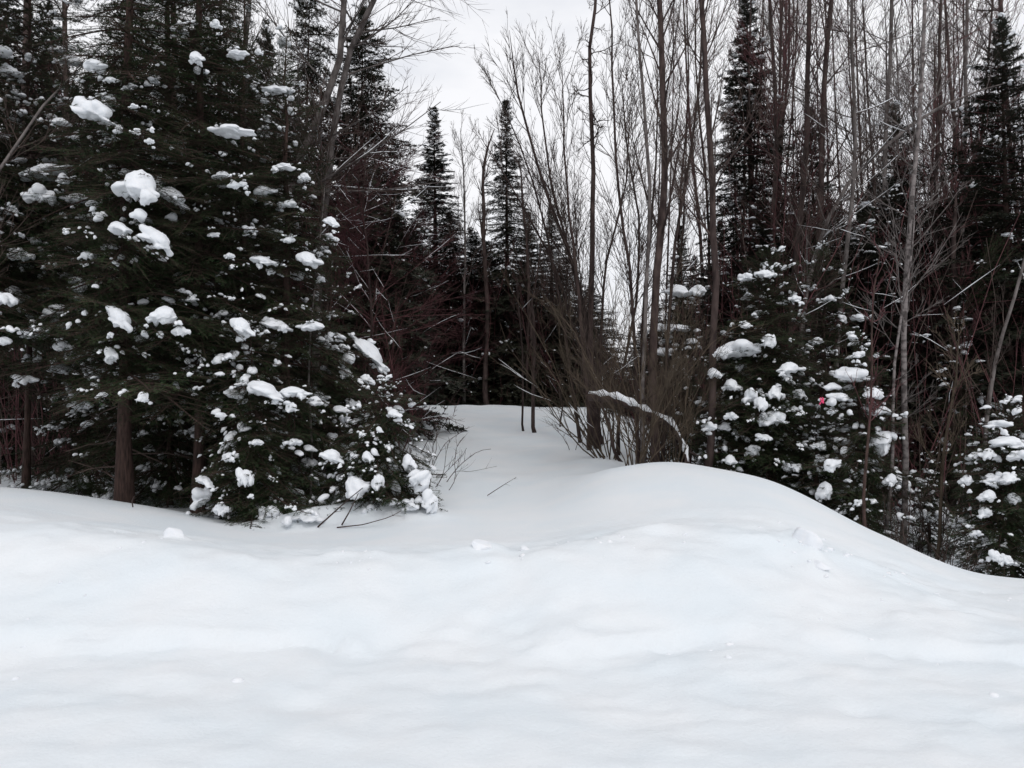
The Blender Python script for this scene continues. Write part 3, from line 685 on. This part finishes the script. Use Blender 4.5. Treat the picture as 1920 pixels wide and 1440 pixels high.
# ------------------------------------------------------------------ bare trees with recognisable stems
def path(pts, Y, base=None, dY=0):
    """picture points from the base up, standing at distance Y, leaning dY away"""
    n_ = len(pts); o = [P(a, b, Y + dY * i / max(1, n_ - 1)) for i, (a, b) in enumerate(pts)]
    o[0][2] = gz(o[0][0], o[0][1]) - .15
    return o
def wpx(w, Y): return w / F * Y / 2 * .86
BT = [
 ('grey leaning trunk bending right across the other, upper left of the sky gap', [(470,930),(500,560),(548,320),(600,215),(640,120),(652,-20),(658,-400)], 14, 22, 12, dict(bark='bark_grey', n1=16, L1=3.2, a1=60, t1=(.35,.95), up1=.25, n2=12, n3=8, snow=.15)),
 ('grey trunk forking right behind the leaning one, fine twigs spread over the sky', [(585,940),(590,600),(605,360),(632,220),(650,120),(700,20),(790,-250)], 14.3, 20, 12, dict(n1=20, L1=3.4, a1=55, t1=(.40,.98), up1=.12, n2=12, n3=7)),
 ('straight grey trunk among the dark firs at upper left', [(462,940),(463,500),(465,200),(470,-50),(475,-420)], 13, 15, 9, dict(n1=10, L1=1.4, a1=50, t1=(.5,.98))),
 ('thin pale stem rising in front of the bent young fir', [(578,930),(582,700),(596,450),(608,330)], 10.8, 6, 3, dict(bark='bark_grey', n1=6, L1=.7, n2=3, n3=2)),
 ('brown trunk showing behind the upper left firs', [(325,900),(325,500),(322,100),(320,-300)], 13.6, 17, 12, dict(bark='bark_fir', n1=8, L1=1.2)),
 ('reddish dark trunk near the upper left corner', [(60,900),(55,500),(50,100),(45,-300)], 15.5, 20, 13, dict(bark='bark_dark', twig='twig_red', n1=12, L1=1.8, n2=8)),
 ('second dark trunk right of the upper left corner', [(130,900),(128,400),(122,50),(120,-300)], 16, 16, 10, dict(bark='bark_dark', twig='twig_red', n1=12, L1=1.6)),
 ('bare limbs tree reaching in from the left edge', [(-70,930),(-60,600),(-20,340),(70,200),(160,100)], 9.6, 14, 5, dict(bark='bark_grey', n1=14, L1=1.3, a1=45, t1=(.3,.97), n2=6, n3=4)),
 ('crooked bare trunk with curling dead branches near its top, centre', [(1122,830),(1112,700),(1106,450),(1110,330),(1108,200),(1104,100),(1122,20),(1118,-120)], 15, 15, 7, dict(bark='bark_dark', n1=16, L1=1.0, a1=75, t1=(.5,.98), up1=.25, wig=.3, n2=8, n3=6)),
 ('spreading bare stem fanning left from the centre trunk', [(1118,832),(1108,640),(1080,500),(1040,400),(1000,290),(968,180),(955,60)], 15.2, 12, 4, dict(bark='bark_dark', n1=18, L1=1.9, a1=24, t1=(.2,.9), up1=.35, n2=7, n3=5)),
 ('slender bare stem curving left to the tip of the thin spire', [(1090,800),(1060,600),(1020,430),(985,290),(940,190),(915,130)], 16, 8, 2, dict(bark='bark_dark', n1=14, L1=1.4, a1=28, t1=(.25,.97), up1=.4, n2=8, n3=6)),
 ('bare stem just left of the centre trunk, branches held upright', [(1105,832),(1092,650),(1085,520),(1070,400),(1058,250),(1050,120)], 14.8, 10, 3, dict(bark='bark_dark', n1=18, L1=1.9, a1=26, t1=(.3,.97), up1=.5, n2=8, n3=6)),
 ('thick bare trunk right of centre, forked above the thicket', [(1228,868),(1226,700),(1232,560),(1244,400),(1246,250),(1240,120),(1234,0),(1232,-300)], 13, 20, 12, dict(bark='bark_dark', n1=18, L1=2.3, a1=30, t1=(.35,.97), up1=.5, n2=8, n3=6, n4=2)),
 ('pale slim trunk close to the left of the thick centre-right trunk', [(1207,866),(1210,700),(1212,500),(1216,350),(1208,180),(1196,0),(1190,-260)], 12.6, 10, 6, dict(bark='bark_grey', n1=16, L1=1.9, a1=28, t1=(.35,.97), up1=.5, n2=8, n3=6)),
 ('bare stem curving up left between the two centre trunks', [(1200,866),(1190,700),(1180,520),(1165,380),(1150,180),(1145,60),(1130,-80)], 13.4, 9, 4, dict(bark='bark_dark', n1=18, L1=2.0, a1=28, t1=(.3,.97), up1=.5, n2=9, n3=7)),
 ('bare stem curving up right from the thick centre-right trunk', [(1240,868),(1250,650),(1262,480),(1290,340),(1312,200),(1318,0),(1330,-200)], 13.5, 9, 4, dict(bark='bark_dark', n1=18, L1=2.0, a1=28, t1=(.3,.97), up1=.5, n2=8, n3=7)),
 ('straight dark trunk standing on the crest of the right mound', [(1322,872),(1334,640),(1340,480),(1336,300),(1328,120),(1322,0),(1316,-300)], 11.8, 18, 11, dict(bark='bark_dark', n1=16, L1=1.9, a1=40, t1=(.35,.97), up1=.4, n2=8, n3=6)),
 ('dark bare trunk left of two others, upper right', [(1470,920),(1478,600),(1500,420),(1516,250),(1519,0),(1520,-300)], 16.5, 15, 10, dict(bark='bark_dark', twig='twig_red', n1=18, L1=2.2, a1=38, t1=(.3,.97), n2=9, n3=6)),
 ('dark bare trunk with a sweeping bend, upper right', [(1530,900),(1528,600),(1536,420),(1545,220),(1556,80),(1566,-60),(1580,-300)], 17, 16, 10, dict(bark='bark_dark', n1=18, L1=2.6, a1=45, t1=(.3,.97), n2=9, n3=7)),
 ('bare trunk tilting right under the arching limb', [(1560,900),(1575,560),(1592,400),(1602,260),(1594,150),(1600,-20),(1610,-300)], 14.5, 11, 7, dict(bark='bark_grey', n1=16, L1=2.6, a1=58, t1=(.35,.97), up1=.35, n2=10, n3=7, snow=.12)),
 ('pale trunk with peeling look, tallest in the right hollow', [(1690,1010),(1694,850),(1697,650),(1706,480),(1716,330),(1722,150),(1730,0),(1738,-260)], 11.2, 14, 8, dict(bark='bark_pale', twig='bark_grey', n1=26, L1=1.5, a1=50, t1=(.25,.97), up1=.3, n2=8, n3=5, snow=.08)),
 ('thinner pale stem leaning against the tall pale trunk', [(1655,1000),(1668,850),(1684,680),(1700,520),(1712,380)], 11.0, 9, 4, dict(bark='bark_pale', twig='bark_grey', n1=12, L1=.8, a1=45)),
 ('reddish thin sapling rising from the bank right of the young fir', [(1622,985),(1624,850),(1632,700),(1642,560),(1650,460)], 9.9, 8, 3, dict(bark='bark_fir', twig='twig_red', n1=12, L1=.6, a1=50, n2=4, n3=3)),
 ('grey pole leaning right at the right edge of the woods', [(1820,900),(1852,790),(1872,690),(1896,560),(1925,450),(1960,250)], 12, 10, 6, dict(bark='bark_grey', n1=6, L1=.8)),
 ('brownish crooked stem low in the right hollow', [(1745,1030),(1762,940),(1776,850),(1788,740),(1790,600)], 10.6, 9, 4, dict(bark='twig_olive', twig='twig_olive', n1=12, L1=.7, a1=45)),
 ('grey bare trunk left of the upper right spruce', [(1800,900),(1806,500),(1808,250),(1812,0),(1815,-200)], 18, 11, 7, dict(n1=20, L1=2.2, a1=42, t1=(.3,.97), n2=9, n3=7)),
 ('reddish trunk against the dark woods, right of the pale trunks', [(1790,930),(1785,700),(1790,500),(1795,350)], 15, 18, 10, dict(bark='bark_dark', twig='twig_red', n1=14, L1=1.2, n2=6)),
 ('dark trunk at the far end of the trail', [(1003,775),(1000,650),(985,450),(975,300)], 27, 10, 5, dict(bark='bark_dark', n1=14, L1=1.6, n2=6, a1=32)),
 ('forked bare snag between the two spires', [(912,765),(912,600),(908,420),(905,300),(925,240)], 27, 12, 7, dict(bark='bark_dark', n1=14, L1=1.4, a1=28, n2=6)),
 ('thin bare tree left of the thin spire', [(870,765),(872,600),(870,400),(866,240)], 27, 7, 3, dict(bark='bark_grey', n1=18, L1=2.0, a1=26, n2=8, n3=6)),
]
for i, (lb, pts, Y, wb, wt, kw) in enumerate(BT):
    bare_tree(lb, path(pts, Y, dY=.4), wpx(wb, Y), wpx(wt, Y) * .8, seed=i, **kw)

for i, (lb, pts, Y, wb) in enumerate([
 ('forked bare stem fanning up left, second from the crooked centre trunk', [(1112,832),(1100,640),(1075,490),(1040,360),(1020,240),(1010,100)], 15.6, 9),
 ('lowest bare stem fanning left out of the centre clump', [(1108,832),(1088,640),(1040,500),(985,400),(940,310),(905,260)], 16, 8),
 ('bare stem rising just right of the crooked centre trunk', [(1128,832),(1125,640),(1130,500),(1150,430),(1175,340),(1185,200)], 15.8, 8),
 ('slim bare stem between the crooked trunk and the pale slim trunk', [(1160,866),(1165,700),(1190,560),(1200,420),(1180,280),(1165,120)], 14.2, 8)]):
    bare_tree(lb, path(pts, Y, dY=.4), wpx(wb, Y), wpx(2.5, Y), seed=70 + i, bark='bark_dark', n1=18, L1=1.8, a1=24, t1=(.2,.93), up1=.45, n2=8, n3=6)
for i, (lb, px, Y) in enumerate([('reddish twiggy tree frosted with snow, right in front of the drooping spruce', 690, 14.8), ('reddish twiggy tree between the drooping spruce and the left spire', 735, 17.5), ('low-branched reddish tree behind the dark left firs', 610, 15.4)]):
    bare_tree(lb, path([(px, 850), (px + 5, 600), (px - 8, 380), (px + 6, 200 + 60 * i)], Y), .035, .008, seed=80 + i, bark='bark_dark', twig='twig_red', n1=34, L1=2.0, a1=66, t1=(.1,.95), up1=.15, n2=12, n3=7, snow=.16)
# the long arching limb's tree at upper right (snow lies on the limb)
bare_tree('bare tree whose long limb arches right, with snow along it', path([(1490,900),(1500,600),(1545,420),(1600,330),(1700,240),(1800,180),(1900,150)], 15.5), wpx(13, 15.5), wpx(5, 15.5), seed=90, bark='bark_grey', n1=16, L1=2.0, a1=45, n2=8, n3=6, snow=.3)

bare_tree('grey-barked tree with upswept limbs between the arching limb and the tall pale trunk', path([(1640,900),(1645,600),(1660,350),(1668,100),(1675,-250)], 17), wpx(13, 17), wpx(6, 17), seed=91, bark='bark_grey', n1=22, L1=3.0, a1=50, t1=(.25,.97), n2=10, n3=7)
bare_tree('bare tree throwing long limbs left from the upper right corner', path([(1930,900),(1925,600),(1900,300),(1880,80),(1860,-250)], 18.5), wpx(13, 18.5), wpx(6, 18.5), seed=92, bark='bark_dark', n1=24, L1=3.4, a1=58, t1=(.3,.97), n2=10, n3=7)
bare_tree('reddish branchy tree left of the dark double trunks', path([(1445,900),(1440,600),(1455,350),(1448,150),(1440,-200)], 18), wpx(12, 18), wpx(6, 18), seed=93, bark='bark_dark', twig='twig_red', n1=24, L1=2.4, a1=40, t1=(.2,.97), n2=10, n3=7)
bare_tree('many-branched tree reddish in the shade right of the tall pale trunk', path([(1760,900),(1765,600),(1750,400),(1760,150),(1770,-150)], 16.5), wpx(11, 16.5), wpx(5, 16.5), seed=94, bark='bark_dark', twig='twig_red', n1=26, L1=2.4, a1=48, t1=(.15,.97), n2=10, n3=7)
# background bare trees: twelve grown, the rest copied piece by piece from them
def copy_tree(src, loc, rz, sc, label, group):
    o = src.copy(); COL.objects.link(o); o.location = loc; o.rotation_euler = (0, 0, rz); o.scale = sc; o['label'] = label; o['group'] = group
    for ch in list(src.children):
        c = ch.copy(); COL.objects.link(c); c.parent = o
    return o
r = np.random.default_rng(99); PROTO = []; used = set(); i = 0; tries = 0
while i < 64 and tries < 400:
    tries += 1
    px = r.uniform(-250, 2200) if i < 26 else (r.uniform(1380, 1950) if i < 57 else r.uniform(820, 1100)); Y = r.uniform(18, 34)
    if Y < 27 and 760 < px < 1180: Y = r.uniform(28, 34)
    if 800 < px < 1100 and i % 3: px = 1250 + (px - 800) * 2
    top = r.uniform(-300, 150) if not 820 < px < 1120 else r.uniform(250, 400)
    side = 'left of the trail' if px < 780 else ('beyond the end of the trail' if px < 1180 else 'right of the trail')
    red = i % 2
    lab = '%s bare tree %s behind %s' % (['slender grey-brown', 'slender reddish'][red], 'close' if Y < 23 else ('well' if Y < 28 else 'far'), landmark(px))
    if lab in used: continue
    used.add(lab); grp = 'slender background trees ' + side
    bx = X(px, Y); bz = gz(bx, Y); Ht = P(px, top, Y)[2] - bz
    if len(PROTO) < 12:
        lean = r.normal(0, .7)
        pts = [(bx, Y, bz - .1), (bx + lean * .3 + r.normal(0, .1), Y, bz + Ht * .35), (bx + lean * .7 + r.normal(0, .12), Y + .2, bz + Ht * .7), (bx + lean, Y + .3, bz + Ht)]
        t_ = bare_tree(lab, pts, r.uniform(.035, .085), .008, group=grp, seed=200 + i, bark='bark_dark', twig=['twig', 'twig_red'][red], n1=16, L1=r.uniform(1.6, 2.8), a1=r.uniform(24, 42), t1=(.25, .97), up1=.5, n2=8, n3=6, k=10)
        PROTO.append((t_, Ht, red))
    else:
        c = [p for p in PROTO if p[2] == red]; t_, H0, _x = c[r.integers(len(c))]
        q = Ht / H0; w = min(1.5, max(.7, q)) * r.uniform(.85, 1.1)
        copy_tree(t_, (bx, Y, bz - .1), r.uniform(0, 6.28), (w, w, q), lab, grp)
    i += 1

# ------------------------------------------------------------------ alder thicket and shrubs
def shrub(label, px, Y, ns, hgt, spread, seed, mat='twig_olive', rb=.010, group=None, lean=0, snow=.0, name='shrub', n2=6, n3=5, stems_as_parts=True):
    r = np.random.default_rng(seed + 40); bx = X(px, Y); bz = gz(bx, Y)
    th = thing(name, label, 'shrub', (bx, Y, bz), group)
    cur, rad = [], []
    for j in range(ns):
        a = r.uniform(0, 6.28); rr = abs(r.normal(0, .14 * spread)); b = np.array([rr * math.cos(a), rr * math.sin(a), 0]); b[2] = gz(bx + b[0], Y + b[1]) - bz - .08
        d = unit(np.array([math.cos(a) * r.uniform(.1, .55) * spread + lean, math.sin(a) * r.uniform(.1, .5) * spread, 1.])); L = hgt * r.uniform(.55, 1.1)
        pts = [b]; c = b
        for s in range(8):
            d = unit(d + r.normal(0, .17, 3) + np.array([0, 0, .05])); c = c + d * L / 8; pts.append(c)
        cur.append(pts); rad.append(np.linspace(r.uniform(.7, 1.3) * rb, .003, 9))
    cur = np.array(cur); rad = np.array(rad)
    for j in range(ns):
        V, q = tube_batch(cur[j:j + 1], rad[j:j + 1], 6); obj('stem', mk_mesh('stem', V, q, M[mat], True), th)
    P2, R2 = spawn(cur, rad, n2, .2, .95, 30, -.38, .3, .1, 5, rr=.6, rmin=.0035, r=r); P3, R3 = spawn(P2, R2, n3, .1, .95, 32, -.5, .2, .1, 4, rr=.7, rmin=.0026, r=r)
    V, q = merge([tube_batch(P2, R2, 3), tube_batch(P3, R3, 3)]); obj('twigs', mk_mesh('twigs', V, q, M[mat], True), th, 'stuff')
    if snow:
        s = snow_strips(np.concatenate([P2]), R2, r, snow, 1.3, .006, maxslope=.85)
        if s: obj('twig_snow', mk_mesh('twig_snow', *s, M['snow'], True), th, 'stuff')
    return th
shrub('dense olive-brown alder thicket on the crest where the trail meets the mound', 1190, 11.2, 18, 2.9, .8, 1, rb=.0085, n2=10, n3=7)
shrub('second clump of the alder thicket, left of the straight dark trunk', 1262, 11.6, 16, 2.8, .75, 2, rb=.008, n2=10, n3=7)
shrub('alder clump leaning left over the trail with snow on its rods', 1140, 13.4, 15, 3.6, 1.2, 3, rb=.012, lean=-.45, n2=8, n3=6, snow=.25)
shrub('taller alder clump behind the thicket', 1225, 13.6, 22, 3.8, .9, 4, 'twig', rb=.008, n2=10, n3=7)
shrub('reddish brush beside the far trail end', 1075, 27, 22, 2.8, 1.5, 5, 'twig_red', snow=.2)
shrub('reddish brush behind the bent young fir', 735, 15, 22, 3.0, 1.2, 6, 'twig_red', snow=.15)
shrub('fine leafless bush on the trail edge right of the bent young fir', 800, 11.2, 9, 1.1, 1.9, 7, 'twig', rb=.006, n2=5, n3=2, lean=.3)
shrub('thin brush in the hollow under the pale trunks', 1720, 11.4, 18, 1.5, 1.6, 8, 'twig', rb=.007)
shrub('brush at the crest near the reddish thin sapling', 1660, 10.6, 14, .8, 1.6, 9, 'twig', rb=.006)
shrub('low bare brush below the snow-loaded right sapling', 1780, 10.0, 16, .7, 1.7, 10, 'twig', rb=.005)
shrub('brush of reddish rods in front of the dark spruce woods, right', 1790, 16, 26, 3.2, 1.5, 11, 'twig_red')
shrub('reddish brush between the right firs', 1700, 15, 22, 3.4, 1.4, 12, 'twig_red', snow=.1)
shrub('leafless bush left of the fallen log, tips over the snow', 1085, 15, 9, .9, 1.7, 13, 'twig', rb=.006, n2=4, n3=2)
for i, (px_, Y_, lb) in enumerate([(845, 28.2, 'reddish brush at the foot of the left spire'), (930, 29, 'reddish brush closing the trail end below the thin spire'), (1030, 28.6, 'reddish brush closing the trail end behind the poles'), (775, 27.8, 'reddish brush at the left corner of the trail end')]):
    shrub(lb, px_, Y_, 26, 4.8, 1.1, 60 + i, 'twig_red', rb=.014, snow=.06, n2=8, n3=5)
shrub('brown bare bush at the far end of the trail, left side', 860, 28.5, 16, 1.6, 1.6, 14, 'twig', snow=.3)

# undergrowth that nobody could count
r = np.random.default_rng(5)
N = 7200
px = r.uniform(-300, 2250, N); Yv = r.uniform(13.5, 38, N); bad = (px > 660) & (px < 1195) & (Yv < 27.5); Yv[bad] = r.uniform(27.5, 40, bad.sum())
bx = (px - 960) / F * Yv; bz = ground_z(bx, Yv)
hgt = r.uniform(1.2, 6.5, N) * np.where((px > 1050) & (px < 1330), .42, 1)
k = 6; d = unit(np.stack([r.normal(0, .22, N), r.normal(0, .22, N), np.ones(N)], 1)); pts = [np.stack([bx, Yv, bz - .05], 1)]; c = pts[0]
for s in range(k - 1):
    d = unit(d + r.normal(0, .09, (N, 3))); c = c + d * (hgt / (k - 1))[:, None]; pts.append(c)
cur = np.stack(pts, 1); rad = r.uniform(.006, .016, N)[:, None] * np.linspace(1, .35, k)[None]
P2, R2 = spawn(cur, rad, 6, .2, .95, 52, -.28, .1, .1, 3, rr=.55, rmin=.004, r=r)
for nm, sl, mt in (('undergrowth', slice(0, 5200), 'twig_red'), ('undergrowth', slice(5200, None), 'twig')):
    V, q = merge([tube_batch(cur[sl], rad[sl], 3), tube_batch(P2[(sl.start or 0) * 6:(sl.stop or N) * 6], R2[(sl.start or 0) * 6:(sl.stop or N) * 6], 3)])
    o = obj(nm, mk_mesh(nm, V, q, M[mt], True), None, 'stuff')
    o['label'] = 'tangled reddish leafless brush filling the forest floor' if mt == 'twig_red' else 'tangled grey-brown leafless brush filling the forest floor'; o['category'] = 'undergrowth'
s = snow_strips(P2, R2, r, .06, 1.1, .007)
o = obj('undergrowth_snow', mk_mesh('undergrowth_snow', *s, M['snow'], True), None, 'stuff'); o['label'] = 'thin snow lying along the twigs of the forest undergrowth'; o['category'] = 'snow'

# ------------------------------------------------------------------ fallen log, poles, sticks
def stick(name, label, cat, pts, r0, r1, mat, sides=8, branches=0, seed=0, snow=None, group=None, k=12):
    pts = resample(pts, k); b = pts[0].copy(); th = thing(name, label, cat, tuple(b), group); q = (pts - b)[None]; rr = np.random.default_rng(seed)
    R0 = np.linspace(r0, r1, k)[None]; obj('stem', mk_mesh('stem', *tube_batch(q, R0, sides), M[mat], True), th)
    if branches:
        P1, R1 = spawn(q, R0, branches, .3, .95, 35, -.35, .05, .08, 5, rr=.6, rmin=.002, r=rr)
        for j in range(branches): obj('twig', mk_mesh('twig', *tube_batch(P1[j:j+1], R1[j:j+1], 4), M[mat], True), th)
    if snow:
        Q = q.copy(); Rs = R0 * snow * rr.uniform(.45, 1.35, R0.shape); Rs[:, 0] *= .4; Rs[:, -1] *= .4; Q[..., 2] += R0 + Rs * .15
        obj('log_snow', mk_mesh('log_snow', *tube_batch(Q, Rs, 8), M['snow'], True), th)
    return th
Y = 11.5
stick('fallen_log', 'arched fallen log with a rim of snow, leaning out of the alder thicket', 'log', [P(1105,744,Y+.2), P(1150,748,Y), P(1205,772,Y), P(1258,796,Y+.1), P(1284,842,Y+.1), P(1292,885,Y)],   .055, .035, 'bark_dark', 10, snow=1.15, branches=6, k=20)
for lb, pts, w in [('thin pole standing left in the trail snow', [(982, 808), (979, 740), (977, 660), (972, 520)], 5), ('dark pole standing in the trail snow, thickest of the three', [(1004, 811), (1001, 745), (1000, 690), (998, 560)], 9), ('short thin pole standing right in the trail snow', [(1053, 800), (1052, 765), (1050, 700)], 4)]:
    x, y, z = hit(pts[0][0], pts[0][1], 12, 30)
    bare_tree(lb, [P(a, b_ + (8 if i == 0 else 0), y) for i, (a, b_) in enumerate(pts)], wpx(w, y), wpx(w, y) * .6, name='sapling', seed=int(pts[0][0]), n1=6, L1=.5, n2=3, n3=2, bark='bark_dark')
x, y, z = hit(1127, 832, 11, 30)
bare_tree('dark leaning stump stem at the right edge of the trail', [P(1127, 838, y), P(1118, 790, y), P(1105, 740, y), P(1090, 640, y)], wpx(10, y), wpx(6, y), name='sapling', seed=7, n1=8, L1=.9, bark='bark_dark')
x, y, z = hit(1165, 866, 9, 30)
bare_tree('curved dark stem bowing out of the alder thicket', [P(1168, 872, y), P(1152, 835, y), P(1138, 800, y), P(1128, 760, y), P(1118, 700, y)], wpx(8, y), wpx(4, y), name='sapling', seed=8, n1=6, L1=.5, bark='bark_dark')

def gstick(label, pts, r0, seed, br=2, lift=0, name='twig'):
    x, y, z = hit(pts[0][0], pts[0][1] + 2, 6, 30)
    stick(name, label, 'twig', [P(a, b_, y - .10 * i) for i, (a, b_) in enumerate(pts)], r0, r0 * .4, 'bark_dark', 5, br, seed)
gstick('lone twig slanting out of the smooth trail snow', [(914, 929), (940, 912), (968, 895)], .006, 1)
gstick('thin twig lying along the snow right of the bent young fir', [(800, 880), (850, 884), (885, 884), (932, 874)], .005, 2, 3)
gstick('long dark stick leaning left at the foot of the bent young fir', [(596, 988), (625, 962), (655, 935), (680, 915)], .011, 3, 1)
gstick('dark stick leaning beside the long one', [(641, 984), (655, 960), (672, 925)], .010, 4, 1)
gstick('stick lying low across the snow below the bent young fir', [(632, 989), (680, 984), (730, 970), (752, 958)], .008, 5, 2)
gstick('slanting twig rising between the bush and the trail', [(790, 850), (815, 800), (850, 745), (880, 705)], .007, 6, 3)
gstick('twig stub poking out of the left snowbank', [(249, 950), (247, 940), (252, 930)], .008, 7, 1)
gstick('forked twig standing on the trail left of the lone twig', [(805, 915), (812, 870), (835, 830), (880, 800)], .006, 8, 4)

# broken crumbs of snow along the ploughed edge
r = np.random.default_rng(17); parts = []
for i in range(300):
    cx = r.uniform(-4.6, 5.0); cy = r.choice([r.normal(6.6, .3), r.normal(5.3, .35), r.uniform(3.4, 7.2)], p=[.7, .25, .05])
    if vnoise(np.array([cx * 1.6]), np.array([cy * 1.6]), 61)[0] < .15: continue
    s_ = min(.045, .007 + abs(r.normal(0, .011))); V, Fc = SLUMP[r.integers(len(SLUMP))]
    parts.append((V * np.array([s_ * r.uniform(.8, 1.4), s_, s_ * .6]) + np.array([cx, cy, gz(cx, cy) - s_ * .15]), Fc))
o = obj('snow_crumbs', mk_mesh('snow_crumbs', *merge(parts), M['snow'], True), None, 'stuff'); o['label'] = 'small broken crumbs of snow scattered on the ploughed bank'; o['category'] = 'snow'
def chunk(label, px, Y, w, d, h, seed, rz=0):
    """angular slab of ploughed snow, half sunk in the bank"""
    r = np.random.default_rng(seed); V, Fc = ICO4; Q = V.copy()
    for _ in range(16):
        n_ = unit(r.normal(size=3)); lim = r.uniform(.5, .85); e = Q @ n_ - lim; Q = Q - np.maximum(e, 0)[:, None] * n_ * .92
    Q = Q * (1 + .05 * noise3(V, 4, seed) + .03 * noise3(V, 12, seed + 1))[:, None]
    bx_ = X(px, Y); o = obj('snow_chunk', mk_mesh('snow_chunk', Q * np.array([w, d, h]), Fc, M['snow'], True)); o.location = (bx_, Y, gz(bx_, Y) - h * .38); o.rotation_euler = (.1, .25, rz)
    o['label'] = label; o['category'] = 'snow chunk'; return o
chunk('largest slab of ploughed snow standing out of the right side of the bank', 1503, 6.75, .13, .20, .12, 1, .35)
chunk('smaller slab of snow just below the largest slab', 1535, 6.4, .08, .14, .05, 2, .6)
chunk('pointed lump of snow on the left bank below the dark trunks', 330, 6.85, .10, .08, .08, 3)
chunk('low lump of snow on the bank in the middle of the picture', 905, 6.6, .15, .09, .06, 4, .1)
chunk('small lump of snow right beside the low middle lump', 985, 6.6, .07, .06, .04, 5)
# pink tape tied to the young fir
th = thing('marker_tape', 'pink flagging tape tied on the snowy young fir at right', 'tape', tuple(P(1541, 748, 10.35)))
r = np.random.default_rng(3)
for nm, ang, L in (('tape_tail', -1.9, .075), ('tape_tail', -1.2, .06)):
    t = np.linspace(0, 1, 7); d = np.array([math.cos(ang), -.15, math.sin(ang)]); c = t[:, None] * L * d + np.stack([.008 * np.sin(t * 6), .01 * np.cos(t * 5), 0 * t], 1)
    wv = np.array([.013, .006, .003]); V = np.concatenate([c - wv, c + wv]); q = [[i, i + 1, i + 8, i + 7] for i in range(6)]
    m_ = obj(nm, mk_mesh(nm, V, np.array(q), M['pink']), th)
    sl = m_.modifiers.new('thickness', 'SOLIDIFY'); sl.thickness = .001
a = np.linspace(0, 2 * math.pi, 13)[:-1]; kn = np.stack([.022 * np.cos(a), .012 * np.sin(a), .016 * np.sin(a)], 1)
obj('tape_loop', mk_mesh('tape_loop', *tube_batch(np.concatenate([kn, kn[:1]])[None], np.full((1, 13), .008), 5), M['pink'], True), th)
